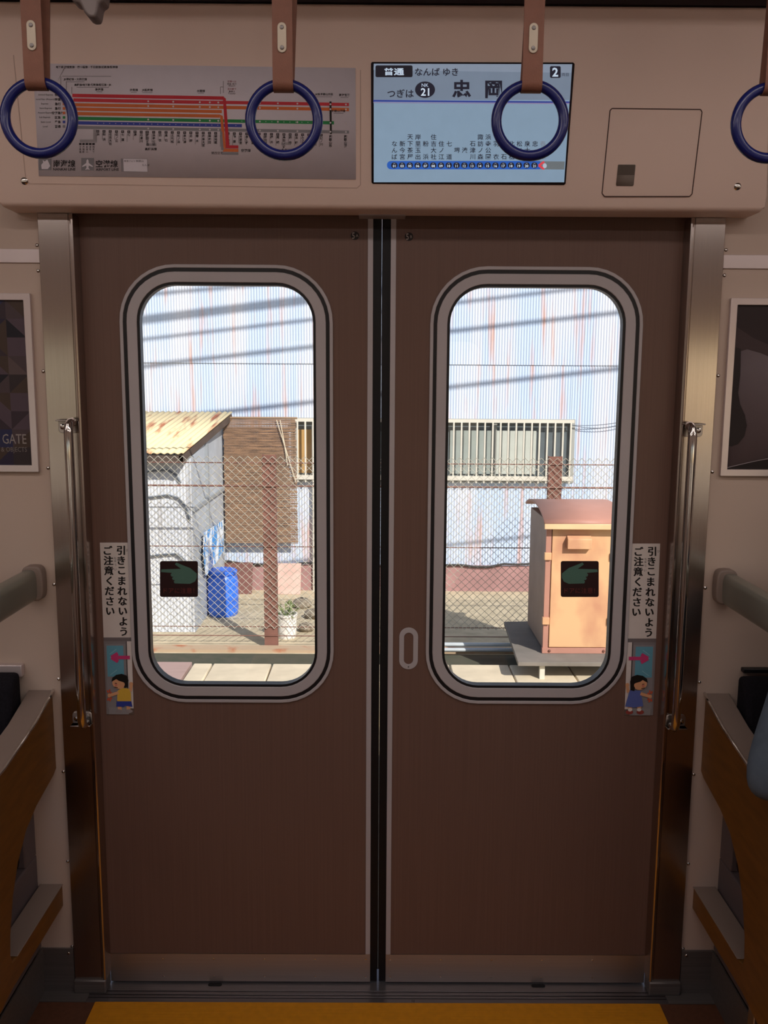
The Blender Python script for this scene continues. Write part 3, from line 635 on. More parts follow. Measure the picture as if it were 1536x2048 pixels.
# ------------------------------------------------------------------ pale horizontal strips, posters
def side_strip(sg):
    z0, z1 = onY(768, 503 if sg < 0 else 505, FARY).z, onY(768, 531 if sg < 0 else 533, FARY).z
    a, b = sorted((sg*.7495, sg*1.28))
    mb = MB().box(sorted((sg*.737, sg*1.28))[0], sorted((sg*.737, sg*1.28))[1], FARY-.004, FARY+.001, z1, z0)
    o = mb.build('wall_strip', ALUW, bevel=.001)
    tag(o, 'pale aluminium strip on the wall above the %s poster' % ('dark triangle' if sg < 0 else 'grey silhouette'), 'wall strip')
side_strip(-1); side_strip(1)
def poster(sg):
    zt, zb = 1.660, 1.272; xi = .760 if sg < 0 else .757; xo = xi+.54
    cx, cz = sg*(xi+xo)/2, (zt+zb)/2
    root = thing('poster_frame', (cx, FARY, zb), 'framed %s poster in a slim pale frame on the wall' % ('dark purple triangle' if sg < 0 else 'grey poster with black silhouette'), 'poster')
    T = wallT(FARY)
    w2, h2 = xo-xi, zt-zb
    MB().ring(rr(cx, cz, w2, h2, .002, 3), rr(cx, cz, w2-.030, h2-.030, .001, 3), T, 0, .010).build('frame', ALUW, root, bevel=.001)
    to = lambda x, y: V((x, FARY-.0035, y)); s = Sheet(to, NF, step=.0003)
    x0, x1 = cx-w2/2+.014, cx+w2/2-.014; y0, y1 = cz-h2/2+.014, cz+h2/2-.014
    if sg < 0:
        s.slab([(x0, y0), (x1, y0), (x1, y1), (x0, y1)], '2b2430', .0025)
        rnd = random.Random(5); cols = ['4a3c40', '594a4a', '382c34', '2a2338', '51424c', '1c1822', '2b2c4c', '45362e', '332a2c']
        nx, ny = 12, 9; dx, dy = (x1-x0)/nx, (y1-y0)/ny
        for i in range(nx):
            for j in range(ny):
                a, b, c, d = (x0+i*dx, y0+j*dy), (x0+(i+1)*dx, y0+j*dy), (x0+(i+1)*dx, y0+(j+1)*dy), (x0+i*dx, y0+(j+1)*dy)
                tri = [(a, b, c), (a, c, d)] if rnd.random() < .5 else [(a, b, d), (b, c, d)]
                for t in tri: s.poly(list(t), rnd.choice(cols), 1)
        def T2(t, cx, cy, em, h, bold=0, sx=1):
            vs, fs = glyphs(t, bold); mx = max(v[0] for v in vs)*em*sx
            s.mb.add([V((cx-mx+x*em*sx, FARY-.0035-.0009, cy+y*em)) for x, y in vs], fs, s.mi(h))
        T2('CRYSTAL GATE', x1-.012, 1.345, .031, '948b87', 0, .70); T2('ART & OBJECTS', x1-.012, 1.320, .015, '7b7270', 0, .8)
    else:
        s.slab([(x0, y0), (x1, y0), (x1, y1), (x0, y1)], '6f6265', .0025)
        U = lambda pts: [(x0+a, y1-b) for a, b in pts]
        s.poly(U([(0, 0), (.26, 0), (.26, .17), (.16, .155), (.09, .112), (.045, .09), (.012, .082), (0, .06)]), '2a1c1e', 1)
        s.poly(U([(.0, .045), (.04, .07), (.10, .095), (.26, .135), (.26, .175), (.14, .135), (.06, .103), (.03, .095), (.014, .10), (0, .10)]), '3d2e30', 2)
        s.poly(U([(0, .09), (.016, .094), (.018, .15), (.016, .19), (.022, .215), (.034, .238), (.040, .262), (.036, .285), (.024, .302), (.010, .308), (0, .307)]), '241a1c', 3)
        n = 18; arc = [(.26*i/n, .362-.030*math.sin(math.pi*min(1, (.26*i/n)/.26*.7))) for i in range(n+1)]
        s.poly(U([(0, .358)]+[(a, b-.006) for a, b in arc]+[(.26, .36), (0, .36)]), '1f1416', 2)
        s.line(U([(a, b-.006) for a, b in arc]), .0016, '8f8486', 3)
        s.oval(x0+.38, y1-.17, .09, .12, '4b3c3e', 1)
    s.build('poster_sheet', root)
poster(-1); poster(1)

# ------------------------------------------------------------------ rails, seat partitions, benches
def side(sg):
    b = 'triangle poster' if sg < 0 else 'silhouette poster'
    X = lambda x: sg*x
    def bx(mb, x0, x1, *r): return mb.box(min(sg*x0, sg*x1), max(sg*x0, sg*x1), *r)
    # handrail: flat oval tube out of an end cap on the wall
    hr = thing('handrail', (X(.775), FARY, 1.0), 'grey flat handrail reaching out from the wall under the %s' % b, 'handrail', 'handrails at the seat ends')
    def oval_tube(path, wx, wz, n=20):
        mb = MB(); vs = []; pts = [V(p) for p in path]; k = len(pts)
        for i, p in enumerate(pts):
            a = pts[max(0, i-1)]; c = pts[min(k-1, i+1)]; d = (c-a).normalized(); x = V((1, 0, 0)); y = d.cross(x).normalized()
            for j in range(n):
                t = 2*math.pi*j/n; ct, st = math.cos(t), math.sin(t)
                e = .55
                vs.append(p+x*wx*math.copysign(abs(ct)**e, ct)+y*wz*math.copysign(abs(st)**e, st))
        fs = [(i*n+j, i*n+(j+1) % n, (i+1)*n+(j+1) % n, (i+1)*n+j) for i in range(k-1) for j in range(n)]
        fs += [tuple(range(n))[::-1], tuple(range((k-1)*n, k*n))]
        return mb.add(vs, fs)
    x = X(.787); zc = 1.018
    body = [(x, 1.945, zc), (x, 1.80, zc), (x, 1.66, zc), (x, 1.58, zc-.006), (x, 1.53, zc-.03), (x, 1.50, zc-.08), (x, 1.49, zc-.16), (x, 1.487, .70)]
    oval_tube(body, .017, .036).build('rail_body', RAILG, hr, angle=50)
    oval_tube([(x-sg*.006, FARY, zc+.004), (x-sg*.006, 1.942, zc+.004)], .024, .040).build('wall_cap', CAPG, hr, angle=50, bevel=.003)
    # seat-end partition with the D-shaped opening by the wall
    pt = thing('seat_partition', (X(.785), 1.7, 0), 'orange brown seat end partition with grey cap under the %s' % b, 'partition', 'seat end partitions')
    Tp = (lambda u, v, w: V((X(.758+w), FARY-u, v)))
    outer = [(0, .757), (0, .572), (.02, .562), (.125, .540), (.185, .515), (.235, .470), (.268, .415), (.290, .345), (.296, .30), (.290, .280), (.27, .276), (0, .276), (0, .222), (.30, .222), (.42, .205), (.48, .16), (.52, .16), (.52, .45), (.50, .60), (.46, .66), (.42, .685), (.28, .694), (.12, .722)]
    MB().prism(outer, Tp, .0, .052).build('partition_panel', PARTW, pt, bevel=.003)
    # cap along the top and the grey upper face of the lower bar
    cap = [(0, .758), (.12, .7225), (.28, .6945), (.42, .6855), (.46, .661), (.50, .601), (.52, .45), (.523, .45), (.504, .603), (.464, .666), (.424, .691), (.28, .700), (.12, .7285), (0, .7640)]
    MB().prism(cap, Tp, -.003, .055).build('partition_cap', CAPG, pt, bevel=.0015)
    MB().prism([(0, .2765), (.268, .2765), (.268, .2785), (0, .2785)], Tp, -.001, .053).build('lower_cap', CAPG, pt, bevel=.0008)
    MB().tube([Tp(0, .7635, -.002), Tp(.12, .728, -.002), Tp(.28, .6995, -.002), Tp(.42, .6905, -.002)], .0035, 10).build('edge_trim', CHROME, pt)
    bx(MB(), .765, .805, 1.462, 1.50, 0, .165).build('floor_leg', DARKSTEEL, pt, bevel=.003)
    if sg > 0:
        bx(MB(), .772, .800, 1.64, 1.67, 0, .222).build('floor_leg', STEEL, pt, bevel=.002)
    # bench
    bn = thing('bench_seat', (X(1.9), 1.7, 0), 'long black moquette bench under the %s' % b, 'bench', 'benches along the wall')
    m = MB(); bx(m, .818, 3.2, 1.47, 1.90, .36, .44); m.build('seat_cushion', SEATF, bn, bevel=.025, seg=4)
    m = MB()
    mb = MB(); pb = [(1.955, .44), (1.86, .44), (1.865, .60), (1.89, .76), (1.90, .795), (1.93, .815), (1.955, .815)]
    n = len(pb); mb.add([(X(.822), y, z) for y, z in pb]+[(X(3.2), y, z) for y, z in pb], [tuple(range(n)), tuple(range(n, 2*n))[::-1]]+[(i, n+i, n+(i+1) % n, (i+1) % n) for i in range(n)])
    mb.build('back_cushion', SEATF, bn, bevel=.012, seg=3)
    m = MB(); bx(m, .815, 3.2, 1.56, FARY-.001, .115, .355); bx(m, .8155, 3.2, 1.905, FARY-.001, .355, .47); m.build('heater_cover', HEATER, bn, bevel=.004)
    m = MB(); bx(m, .82 if sg < 0 else .836, 3.2, 1.955, FARY, .80 if sg < 0 else .818, .828); 
    m.build('back_rail', ALUW if sg < 0 else GASKET, bn, bevel=.002)
    # steel skirting under bench and along the wall foot
    m = MB(); bx(m, .738, .815, FARY-.006, FARY, 0, .112)
    bx(m, .815, 3.2, 1.60, 1.604, 0, .115); bx(m, .811, .815, 1.55, FARY-.006, .0, .114); bx(m, .70, 3.2, 1.928, FARY-.0065, -.02, .001)
    o = m.build('baseboard_left' if sg < 0 else 'baseboard_right', DARKSTEEL)
    tag(o, 'dark steel skirting at the wall foot below the %s' % b, 'skirting', kind='structure')
    m = MB(); m.lathe([(.004, 0), (.003, .001)], (X(.75), FARY-.006, .10), 10, 'y'); m.build('screw', CHROME, o)
side(-1); side(1)

# ------------------------------------------------------------------ ceiling lamps
for i, y in enumerate((.15, 1.02)):
    lp = thing('ceiling_lamp', (0, y, CEILZ-.03), 'long ceiling lamp strip %s' % ('nearer the doors 5A and 5B' if i else 'over the middle of the aisle'), 'lamp', 'ceiling lamp strips')
    MB().box(-3.2, 3.2, y-.075, y+.075, CEILZ-.03, CEILZ).build('lamp_housing', CEIL, lp, bevel=.004)
    MB().box(-3.18, 3.18, y-.055, y+.055, CEILZ-.04, CEILZ-.03).build('lamp_diffuser', LAMPM, lp)

# ------------------------------------------------------------------ seated person, sleeve over the partition
def skin(name, verts, edges, radii, m, parent, root=0, sub=1):
    me = bpy.data.meshes.new(name); og = world_origin(parent); me.from_pydata([V(v)-og for v in verts], edges, [])
    me.materials.append(m); o = bpy.data.objects.new(name, me); COL.objects.link(o); o.parent = parent; WO[o.name] = og
    o.modifiers.new('skin', 'SKIN').use_smooth_shade = True
    for i, r in enumerate(radii):
        sv = me.skin_vertices[0].data[i]; sv.radius = (r, r) if not isinstance(r, tuple) else r; sv.use_root = (i == root)
    sb = o.modifiers.new('sub', 'SUBSURF'); sb.levels = sb.render_levels = sub
    return o
def person():
    r = thing('person', (1.06, 1.62, 0), 'person in blue grey top seated past the partition, sleeve over its cap', 'person')
    cx = 1.06
    v = [(cx, 1.70, .53), (cx, 1.74, .72), (cx, 1.75, .93), (cx, 1.735, 1.06), (cx, 1.715, 1.10), (cx, 1.70, 1.165), (cx, 1.70, 1.245)]
    ra = [.11, .10, .11, .065, .055, .088, .074]; e = [(i, i+1) for i in range(6)]
    def chain(start, pts, rad):
        p = start
        for q, rr_ in zip(pts, rad):
            v.append(q); ra.append(rr_); e.append((p, len(v)-1)); p = len(v)-1
        return p
    hR = chain(2, [(cx-.17, 1.75, 1.0), (.825, 1.655, .775), (.93, 1.45, .66), (.99, 1.41, .635)], [.052, .042, .03, .028])
    hL = chain(2, [(cx+.17, 1.75, 1.0), (cx+.24, 1.64, .74), (cx+.10, 1.44, .64), (cx+.05, 1.41, .63)], [.052, .042, .03, .028])
    for h, c in ((hR, V((.99, 1.41, .635))), (hL, V((cx+.05, 1.41, .63)))):
        s_ = 1 if h == hR else -1
        for k, ln in enumerate((.075, .085, .08, .065)):
            b_ = c+V((s_*.02, -.03+.016*k-.01, .005)); chain(h, [b_, b_+V((s_*ln*.5, -.008, .002)), b_+V((s_*ln*.8, -.008, -.012))], [.009, .0085, .0075])
        chain(h, [c+V((s_*.01, -.035, .012)), c+V((s_*.035, -.055, .014))], [.010, .009])
    for sx in (-1, 1):
        chain(0, [(cx+sx*.09, 1.66, .52), (cx+sx*.10, 1.30, .51), (cx+sx*.10, 1.29, .10), (cx+sx*.10, 1.17, .045)], [.085, .058, .04, .035])
    # nose
    chain(6, [], [])
    skin('body', v, e, ra, SKIN, r, 0, 2)
    sv = [(cx, 1.70, .575), (cx, 1.735, .72), (cx, 1.75, .93), (cx, 1.74, 1.055), (cx-.175, 1.745, 1.0), (.845, 1.68, .88), (.806, 1.645, .79), (.85, 1.53, .74), (.935, 1.455, .665), (cx+.175, 1.745, 1.0), (cx+.245, 1.64, .745), (cx+.11, 1.455, .645), (.742, 1.60, .745), (.736, 1.59, .685)]
    se = [(0, 1), (1, 2), (2, 3), (2, 4), (4, 5), (5, 6), (6, 7), (7, 8), (2, 9), (9, 10), (10, 11), (6, 12), (12, 13)]
    skin('shirt', sv, se, [.165, .165, .165, .07, .075, .066, .062, .055, .042, .075, .06, .042, .048, .032], SHIRT, r, 0, 2)
    tv = [(cx, 1.71, .56)]; te = []; tr = [.12]
    for sx in (-1, 1):
        b = len(tv); tv += [(cx+sx*.09, 1.66, .53), (cx+sx*.10, 1.30, .515), (cx+sx*.10, 1.295, .12)]; tr += [.095, .072, .055]; te += [(0, b), (b, b+1), (b+1, b+2)]
    skin('trousers', tv, te, tr, TROU, r, 0, 2)
    for sx in (-1, 1): MB().ball((cx+sx*.10, 1.20, .045), (.045, .12, .044)).build('shoe', TROU, r)
    hb = MB().ball((cx, 1.722, 1.218), (.100, .10, .112)); hb.v = [p if p.z > 1.215 or p.y > 1.72 else V((p.x, 1.72, p.z)) for p in hb.v]
    hb.build('hair', HAIRM, r, angle=60)
    f = MB(); f.ball((cx-.032, 1.618, 1.200), .008); f.build('eye', HAIRM, r); f = MB(); f.ball((cx+.032, 1.618, 1.200), .008); f.build('eye', HAIRM, r)
    for sx in (-1, 1): MB().ball((cx+sx*.09, 1.705, 1.175), (.012, .022, .032)).build('ear', SKIN, r)
    MB().ball((cx, 1.609, 1.172), (.012, .016, .02)).build('nose', SKIN, r)
    MB().ball((cx, 1.620, 1.135), (.024, .008, .006)).build('mouth', mat('lips', 'a8625a'), r)
person()

# ================================================================== OUTSIDE
WY, FY, GZ = 10.5, 8.15, -1.05
CORR = mat('pale_blue_corrugated_sheet', 'b9cbe0', .5, .1, scale=(2.2, 2.2, .22), col2='cfb7a6', thr=(.56, .80), detail=5)
def rust_sheet(name, base, rustc, pale):
    m = mat(name, base, .5, .0, scale=(3.2, 3.2, .35), col2=pale, thr=(.42, .66), detail=3)
    t = m.node_tree; L = t.links.new; b = t.nodes['Principled BSDF']; src = b.inputs['Base Color'].links[0].from_socket
    tc = t.nodes.new('ShaderNodeTexCoord'); mp = t.nodes.new('ShaderNodeMapping'); mp.inputs['Scale'].default_value = (11, 11, .8); L(tc.outputs['Object'], mp.inputs[0])
    nz = t.nodes.new('ShaderNodeTexNoise'); nz.inputs['Scale'].default_value = 1; nz.inputs['Detail'].default_value = 5; L(mp.outputs[0], nz.inputs[0])
    rp = t.nodes.new('ShaderNodeValToRGB'); rp.color_ramp.elements[0].position = .55; rp.color_ramp.elements[1].position = .76; L(nz.outputs[0], rp.inputs[0])
    mx = t.nodes.new('ShaderNodeMix'); mx.data_type = 'RGBA'; L(rp.outputs[0], mx.inputs[0]); L(src, mx.inputs[6]); mx.inputs[7].default_value = (*lin(rustc), 1)
    L(mx.outputs[2], b.inputs['Base Color']); return m
CORR = rust_sheet('pale_blue_corrugated_sheet', 'b6c8e0', 'cf9880', 'ccd2df')
CORR2 = rust_sheet('grey_corrugated_sheet', 'c3c9d2', '8f8883', 'd0d4da')
def corr(mb, x0, x1, z0, z1, Y, pitch, amp, per=8):
    n = int((x1-x0)/pitch*per); vs = []
    for z in (z0, z1):
        for i in range(n+1):
            x = x0+(x1-x0)*i/n; vs.append((x, Y-amp*math.sin(2*math.pi*(x-x0)/pitch), z))
    return mb.add(vs, [(i, i+1, n+2+i, n+1+i) for i in range(n)])
tag(MB().box(-30, 30, 2.4, 30, GZ-.3, GZ).build('ground', mat('tan_packed_dirt', 'bdb096', .9, var=.16, scale=(7, 7, 7), bump=.3, bscale=(40, 40, 40), detail=8, spec=.1)), 'tan packed dirt ground behind the track fence', 'ground', kind='structure')
tag(MB().box(-30, 30, -30, -1.2, GZ-.3, GZ+.05).build('ground', mat('pale_ballast', 'b7ab98', .9, var=.2, scale=(9, 9, 9), detail=8, spec=.1)), 'pale sunlit ballast on the other side of the train', 'ground', kind='structure')
HOUSE = thing('corrugated_building', (0, WY, GZ), 'pale blue rusty corrugated iron building facing the railway', 'building')
zlap = onY(768, 723, WY).z
wl, wr = onY(592, 900, WY).x, onY(1140, 900, WY).x; wt, wb = onY(768, 843, WY).z, onY(768, 957, WY).z
corr(MB(), -6.5, 6.5, zlap-.03, 4.6, WY-.012, .032, .0034).build('upper_sheets', CORR, HOUSE, angle=180)
mb = MB()
corr(mb, -6.5, wl, -.74, zlap, WY, .032, .0034); corr(mb, wr, 6.5, -.74, zlap, WY, .032, .0034); corr(mb, wl, wr, wt, zlap, WY, .032, .0034); corr(mb, wl, wr, -.74, wb, WY, .032, .0034)
mb.build('lower_sheets', CORR, HOUSE, angle=180)
mb = MB(); mb.box(-6.5, wl-.01, WY+.02, 15, GZ, 4.5); mb.box(wr+.01, 6.5, WY+.02, 15, GZ, 4.5); mb.box(wl-.01, wr+.01, WY+.02, 15, wt+.01, 4.5); mb.box(wl-.01, wr+.01, WY+.02, 15, GZ, wb-.01); mb.box(wl-.02, wr+.02, WY+.6, 15, wb-.02, wt+.02)
mb.build('wall_core', mat('dark_interior', '4f5357', .8), HOUSE)
MB().box(-6.6, 6.6, WY-.03, WY+.02, GZ, -.735).build('foundation', mat('pinkish_concrete_footing', '9f7a78', .85, var=.15, scale=(4, 4, 4), col2=None), HOUSE)
mb = MB(); mb.add([(-6.8, 10.1, 4.5), (6.8, 10.1, 4.5), (6.8, 15.3, 5.6), (-6.8, 15.3, 5.6), (-6.8, 10.1, 4.6), (6.8, 10.1, 4.6), (6.8, 15.3, 5.7), (-6.8, 15.3, 5.7)], [(3, 2, 1, 0), (4, 5, 6, 7), (0, 1, 5, 4), (1, 2, 6, 5), (2, 3, 7, 6), (3, 0, 4, 7)])
mb.build('roof', mat('grey_roof', '6f7378', .6), HOUSE)
# window with a white bar grille
CRW = mat('cream_painted_steel', 'cfcabd', .5)
wn = MB().ring(rr((wl+wr)/2, (wt+wb)/2, wr-wl+.10, wt-wb+.08, .004, 2), rr((wl+wr)/2, (wt+wb)/2, wr-wl-.02, wt-wb-.02, .003, 2), wallT(WY), -.05, .012).build('window_frame', mat('grey_window_frame', '9a9c98', .5), HOUSE, bevel=.004)
MB().box(wl, wr, WY+.03, WY+.034, wb, wt).build('window_pane', mat('dusky_window_glass', '5d666b', .08, 0, spec=.6), wn)
for a, b, h in ((592, 640, 'b08a52'), (900, 985, '8f9894'), (992, 1072, 'b4b9b2')):
    xa, xb = onY(a, 900, WY).x, onY(b, 900, WY).x
    MB().box(xa, xb, WY+.012, WY+.026, wb+.06, wt-.10).build('curtain', mat('curtain_'+h, h, .8), wn)
MB().box(onY(988, 900, WY).x-.03, onY(988, 900, WY).x+.03, WY, WY+.03, wb, wt).build('mullion', mat('window_mullion', '8d8f8a', .5), wn)
nb = 35
for i in range(nb+1):
    x = wl+(wr-wl)*(i+.3)/(nb+.5)
    MB().box(x-.0095, x+.0095, WY-.10, WY-.078, wb-.04, wt).build('grille_bar', CRW, wn, bevel=.003)
MB().box(wl-.03, wr+.02, WY-.095, WY-.07, wt, wt+.035).build('grille_rail', CRW, wn); MB().box(wl-.03, wr+.02, WY-.11, WY-.07, wb-.005, wb+.045).build('grille_rail', CRW, wn)
px = onY(627, 900, WY-.05).x
MB().tube([(px, WY-.05, GZ), (px, WY-.05, .95)], .022, 10).build('downpipe', CRW, HOUSE)
pts = []
for i in range(40):
    x = -3.4+6.8*i/39; pts.append((x, WY-.05, -.72+.02*math.sin(i*.9)+.012*math.sin(i*2.3)))
MB().tube(pts, .013, 8).build('ground_cable', mat('black_cable', '2a2826', .6), HOUSE)
a, b = onY(1142, 850, WY-.05), onY(1300, 828, WY-.05)
for sag in (.05, .09):
    MB().tube([a.lerp(b, t)+V((0, 0, -sag*4*t*(1-t))) for t in [i/12 for i in range(13)]], .004, 6).build('wall_wire', mat('grey_wire', '4d5560', .6), HOUSE)
# bamboo blind
xa, xb = onY(449, 960, WY-.15).x, onY(592, 960, WY-.15).x; za, zb = onY(768, 839, WY-.15).z, onY(768, 1088, WY-.15).z
BL = thing('bamboo_blind', ((xa+xb)/2, WY-.15, zb), 'brown bamboo blind hanging on the corrugated wall beside the shed', 'blind')
mb = MB(); n = 110
for i in range(n):
    z = zb+(za-zb)*(i+.5)/n; d = random.uniform(-.006, .006); mb.tube([(xa+d, WY-.15+random.uniform(-.003, .003), z), (xb+d+.02*(1-i/n), WY-.15, z+random.uniform(-.004, .004))], .0062, 5)
mb.build('slats', mat('split_bamboo', '9b7a5e', .7, var=.35, scale=(6, 6, 60), col2='6e5847', thr=(.35, .65)), BL)
MB().tube([(xa-.02, WY-.15, za+.01), (xb+.02, WY-.15, za+.01)], .012, 8).build('top_rod', mat('bamboo_rod', '8a7055'), BL)
for u, v_ in (((553, 840), (592, 965)), ((560, 840), (575, 930))):
    p, q2 = onY(*u, WY-.18), onY(*v_, WY-.18); MB().tube([p, p.lerp(q2, .5)+V((.01, 0, -.03)), q2], .005, 5).build('cord', mat('pale_cord', 'd8ccb4', .8), BL)
# shed
SHED = thing('shed', (-2.6, 9.5, GZ), 'grey corrugated shed with a rusty yellow lean-to roof', 'shed')
SX, SF = -1.86, 8.66
corr(MB(), -4.6, SX, GZ, .70, SF, .032, .0026).build('front_sheets', CORR2, SHED, angle=180)
mb = MB(); mb.add([(SX, SF, GZ), (SX, WY-.06, GZ), (SX, WY-.06, .98), (SX, SF, .70), (SX-.04, SF, GZ), (SX-.04, WY-.06, GZ), (SX-.04, WY-.06, .98), (SX-.04, SF, .70)], [(0, 1, 2, 3), (7, 6, 5, 4), (0, 3, 7, 4), (1, 5, 6, 2), (3, 2, 6, 7), (0, 4, 5, 1)])
mb.build('side_wall', mat('weathered_grey_board', 'aab0b8', .7, var=.12, scale=(2, 5, 5), spec=.2), SHED)
mb = MB(); mb.box(SX, SX+.03, 9.35, 9.42, GZ, .80); mb.box(SX, SX+.025, SF, WY-.06, .18, .22); mb.build('side_battens', mat('grey_batten', '8f959b', .7), SHED)
fr_, br_ = onY(366, 908, 8.45), onY(464, 826, WY-.06)
pit = .066; mb = MB(); vs = []; nx = int(3.2/pit*8)
for t in (0, 1):
    a = fr_.lerp(br_, t)
    for i in range(nx+1):
        vs.append((a.x-3.2*i/nx, a.y, a.z+.007*math.sin(2*math.pi*(3.2*i/nx)/pit)))
mb.add(vs, [(i, i+1, nx+2+i, nx+1+i) for i in range(nx)])
ROOF = mat('rusty_yellow_roof', 'e2d0a4', .6, scale=(9, 1.2, 1.2), col2='a9623f', thr=(.55, .65), detail=6, spec=.2)
rf = mb.build('roof_sheet', ROOF, SHED, angle=180); sm_ = rf.modifiers.new('solid', 'SOLIDIFY'); sm_.thickness = .012; sm_.offset = -1
mb = MB(); d = V((0, 0, -.05)); A, B_ = fr_+d*.3, br_+d*.3
mb.add([A, A+V((-3.2, 0, 0)), A+V((-3.2, 0, -.06)), A+V((0, 0, -.06)), A+V((0, .05, 0)), A+V((-3.2, .05, 0)), A+V((-3.2, .05, -.06)), A+V((0, .05, -.06))], [(0, 1, 2, 3), (7, 6, 5, 4), (0, 3, 7, 4), (3, 2, 6, 7), (1, 5, 6, 2), (0, 4, 5, 1)])
mb.add([A, B_, B_+V((0, 0, -.07)), A+V((0, 0, -.07)), A+V((-.04, 0, 0)), B_+V((-.04, 0, 0)), B_+V((-.04, 0, -.07)), A+V((-.04, 0, -.07))], [(0, 1, 2, 3), (7, 6, 5, 4), (0, 3, 7, 4), (1, 5, 6, 2), (3, 2, 6, 7), (0, 4, 5, 1)])
mb.build('roof_timbers', mat('dark_old_timber', '4d4038', .8, var=.2), SHED)
HOSE = mat('dark_hose', '5d6670', .6)
for pts in (((286, 946), (310, 941), (335, 940), (352, 950), (362, 966)), ((288, 996), (335, 990), (358, 996), (372, 1014), (380, 1040)), ((292, 1113), (330, 1109), (352, 1108), (372, 1122)), ((300, 1272), (330, 1270), (360, 1271), (374, 1274))):
    MB().tube([onY(x, y, SF-.025) for x, y in pts], .010, 6).build('hose', HOSE, SHED)
cq = [(407, 1066), (446, 1040), (446, 1102), (430, 1128), (411, 1152), (406, 1110)]
mb = MB(); P = [onX(x, y, SX+.035) for x, y in cq]; n = len(P); mb.add(P+[p+V((.006, 0, 0)) for p in P], [tuple(range(n))[::-1], tuple(range(n, 2*n))]+[(i, (i+1) % n, n+(i+1) % n, n+i) for i in range(n)])
tag(mb.build('patterned_cloth', mat('blue_white_cloth', '3f8fd6', .8, scale=(8, 8, 5), col2='dfe8f2', thr=(.45, .55), detail=3)), 'blue and white patterned cloth hung on the shed side wall', 'cloth')
# drum, pot, boards, stones
p = onY(447, 1237, 9.35); R = .165
BARREL = mat('blue_plastic', '3474ea', .35, var=.06)
dr = thing('plastic_drum', (p.x, 9.35, GZ), 'blue plastic drum standing beside the shed behind the fence', 'drum')
MB().lathe([(.01, 0), (R*.88, 0), (R*.96, .02), (R, .06), (R, .19), (R*1.03, .20), (R*1.03, .215), (R, .225), (R, .38), (R*.93, .43), (R*.8, .455), (.01, .455)], (p.x, 9.35, GZ), 28).build('drum_body', BARREL, dr)
MB().lathe([(.01, .455), (R*.93, .455), (R*.95, .465), (R*.95, .485), (R*.9, .495), (.01, .497)], (p.x, 9.35, GZ), 28).build('drum_lid', BARREL, dr)
p = onY(574, 1282, 8.5)
pot = thing('flower_pot', (p.x, 8.5, GZ), 'white plant pot with a small plant behind the fence post', 'pot')
MB().lathe([(.01, 0), (.085, 0), (.092, .02), (.097, .12), (.098, .215), (.108, .22), (.108, .245), (.094, .245), (.09, .21), (.01, .205)], (p.x, 8.5, GZ), 24).build('pot_body', mat('white_glazed_pot', 'e8e4de', .4), pot)
mb = MB()
for i in range(60):
    a = random.uniform(0, 6.28); r = random.uniform(0, .13); h = random.uniform(.23, .36); c = V((p.x+r*math.cos(a), 8.5+r*math.sin(a), GZ+h)); t = V((random.uniform(-1, 1), random.uniform(-1, 1), random.uniform(-.4, 1)))*.03; sd = V((-t.y, t.x, .01)).normalized()*.012
    mb.add([c-t, c+sd, c+t, c-sd, c+V((0, 0, .004))], [(0, 1, 4), (1, 2, 4), (2, 3, 4), (3, 0, 4)])
    if i % 4 == 0: mb.tube([(p.x, 8.5, GZ+.2), c], .003, 4)
mb.build('foliage', mat('dusty_leaves', '7e8d5a', .7, var=.3, scale=(20, 20, 20)), pot)
for (x0, y0, x1, y1, h, nm, lb) in ((447, 1124, 507, 1172, '6b4640', 'wooden_board', 'dark red brown board leaning on the footing beside the blue drum'), (556, 1126, 603, 1166, 'c9a89c', 'wooden_board', 'pale pink board leaning on the footing behind the flower pot')):
    a = onY(x0, y0, WY-.09); b = onY(x1, y1, WY-.09)
    mb = MB(); mb.add([(a.x, WY-.24, GZ), (b.x, WY-.24, GZ), (b.x, WY-.115, a.z), (a.x, WY-.115, a.z), (a.x, WY-.22, GZ), (b.x, WY-.22, GZ), (b.x, WY-.095, a.z), (a.x, WY-.095, a.z)], [(0, 1, 2, 3), (7, 6, 5, 4), (0, 4, 5, 1), (1, 5, 6, 2), (2, 6, 7, 3), (3, 7, 4, 0)])
    tag(mb.build(nm, mat('board_'+h, h, .8, var=.15), bevel=.004), lb, 'board')
STN = mat('garden_stone', '8d8272', .9, var=.2, scale=(12, 12, 12), bump=.5, bscale=(30, 30, 30))
for i, (px, py, r, lb) in enumerate(((612, 1262, .07, 'rounded stone lying beside the white flower pot'), (604, 1215, .09, 'larger stone behind the white flower pot'), (626, 1236, .08, 'tan stone at the foot of the white downpipe'))):
    p = onZ(px, py, GZ); mb = MB().ball((p.x, p.y, p.z+r*.55), (r*1.2, r, r*.7), 8); mb.v = [q2+V((random.uniform(-1, 1), random.uniform(-1, 1), random.uniform(-.6, .6)))*r*.12 for q2 in mb.v]
    tag(mb.build('stone', STN, angle=60), lb, 'stone', 'stones by the flower pot')
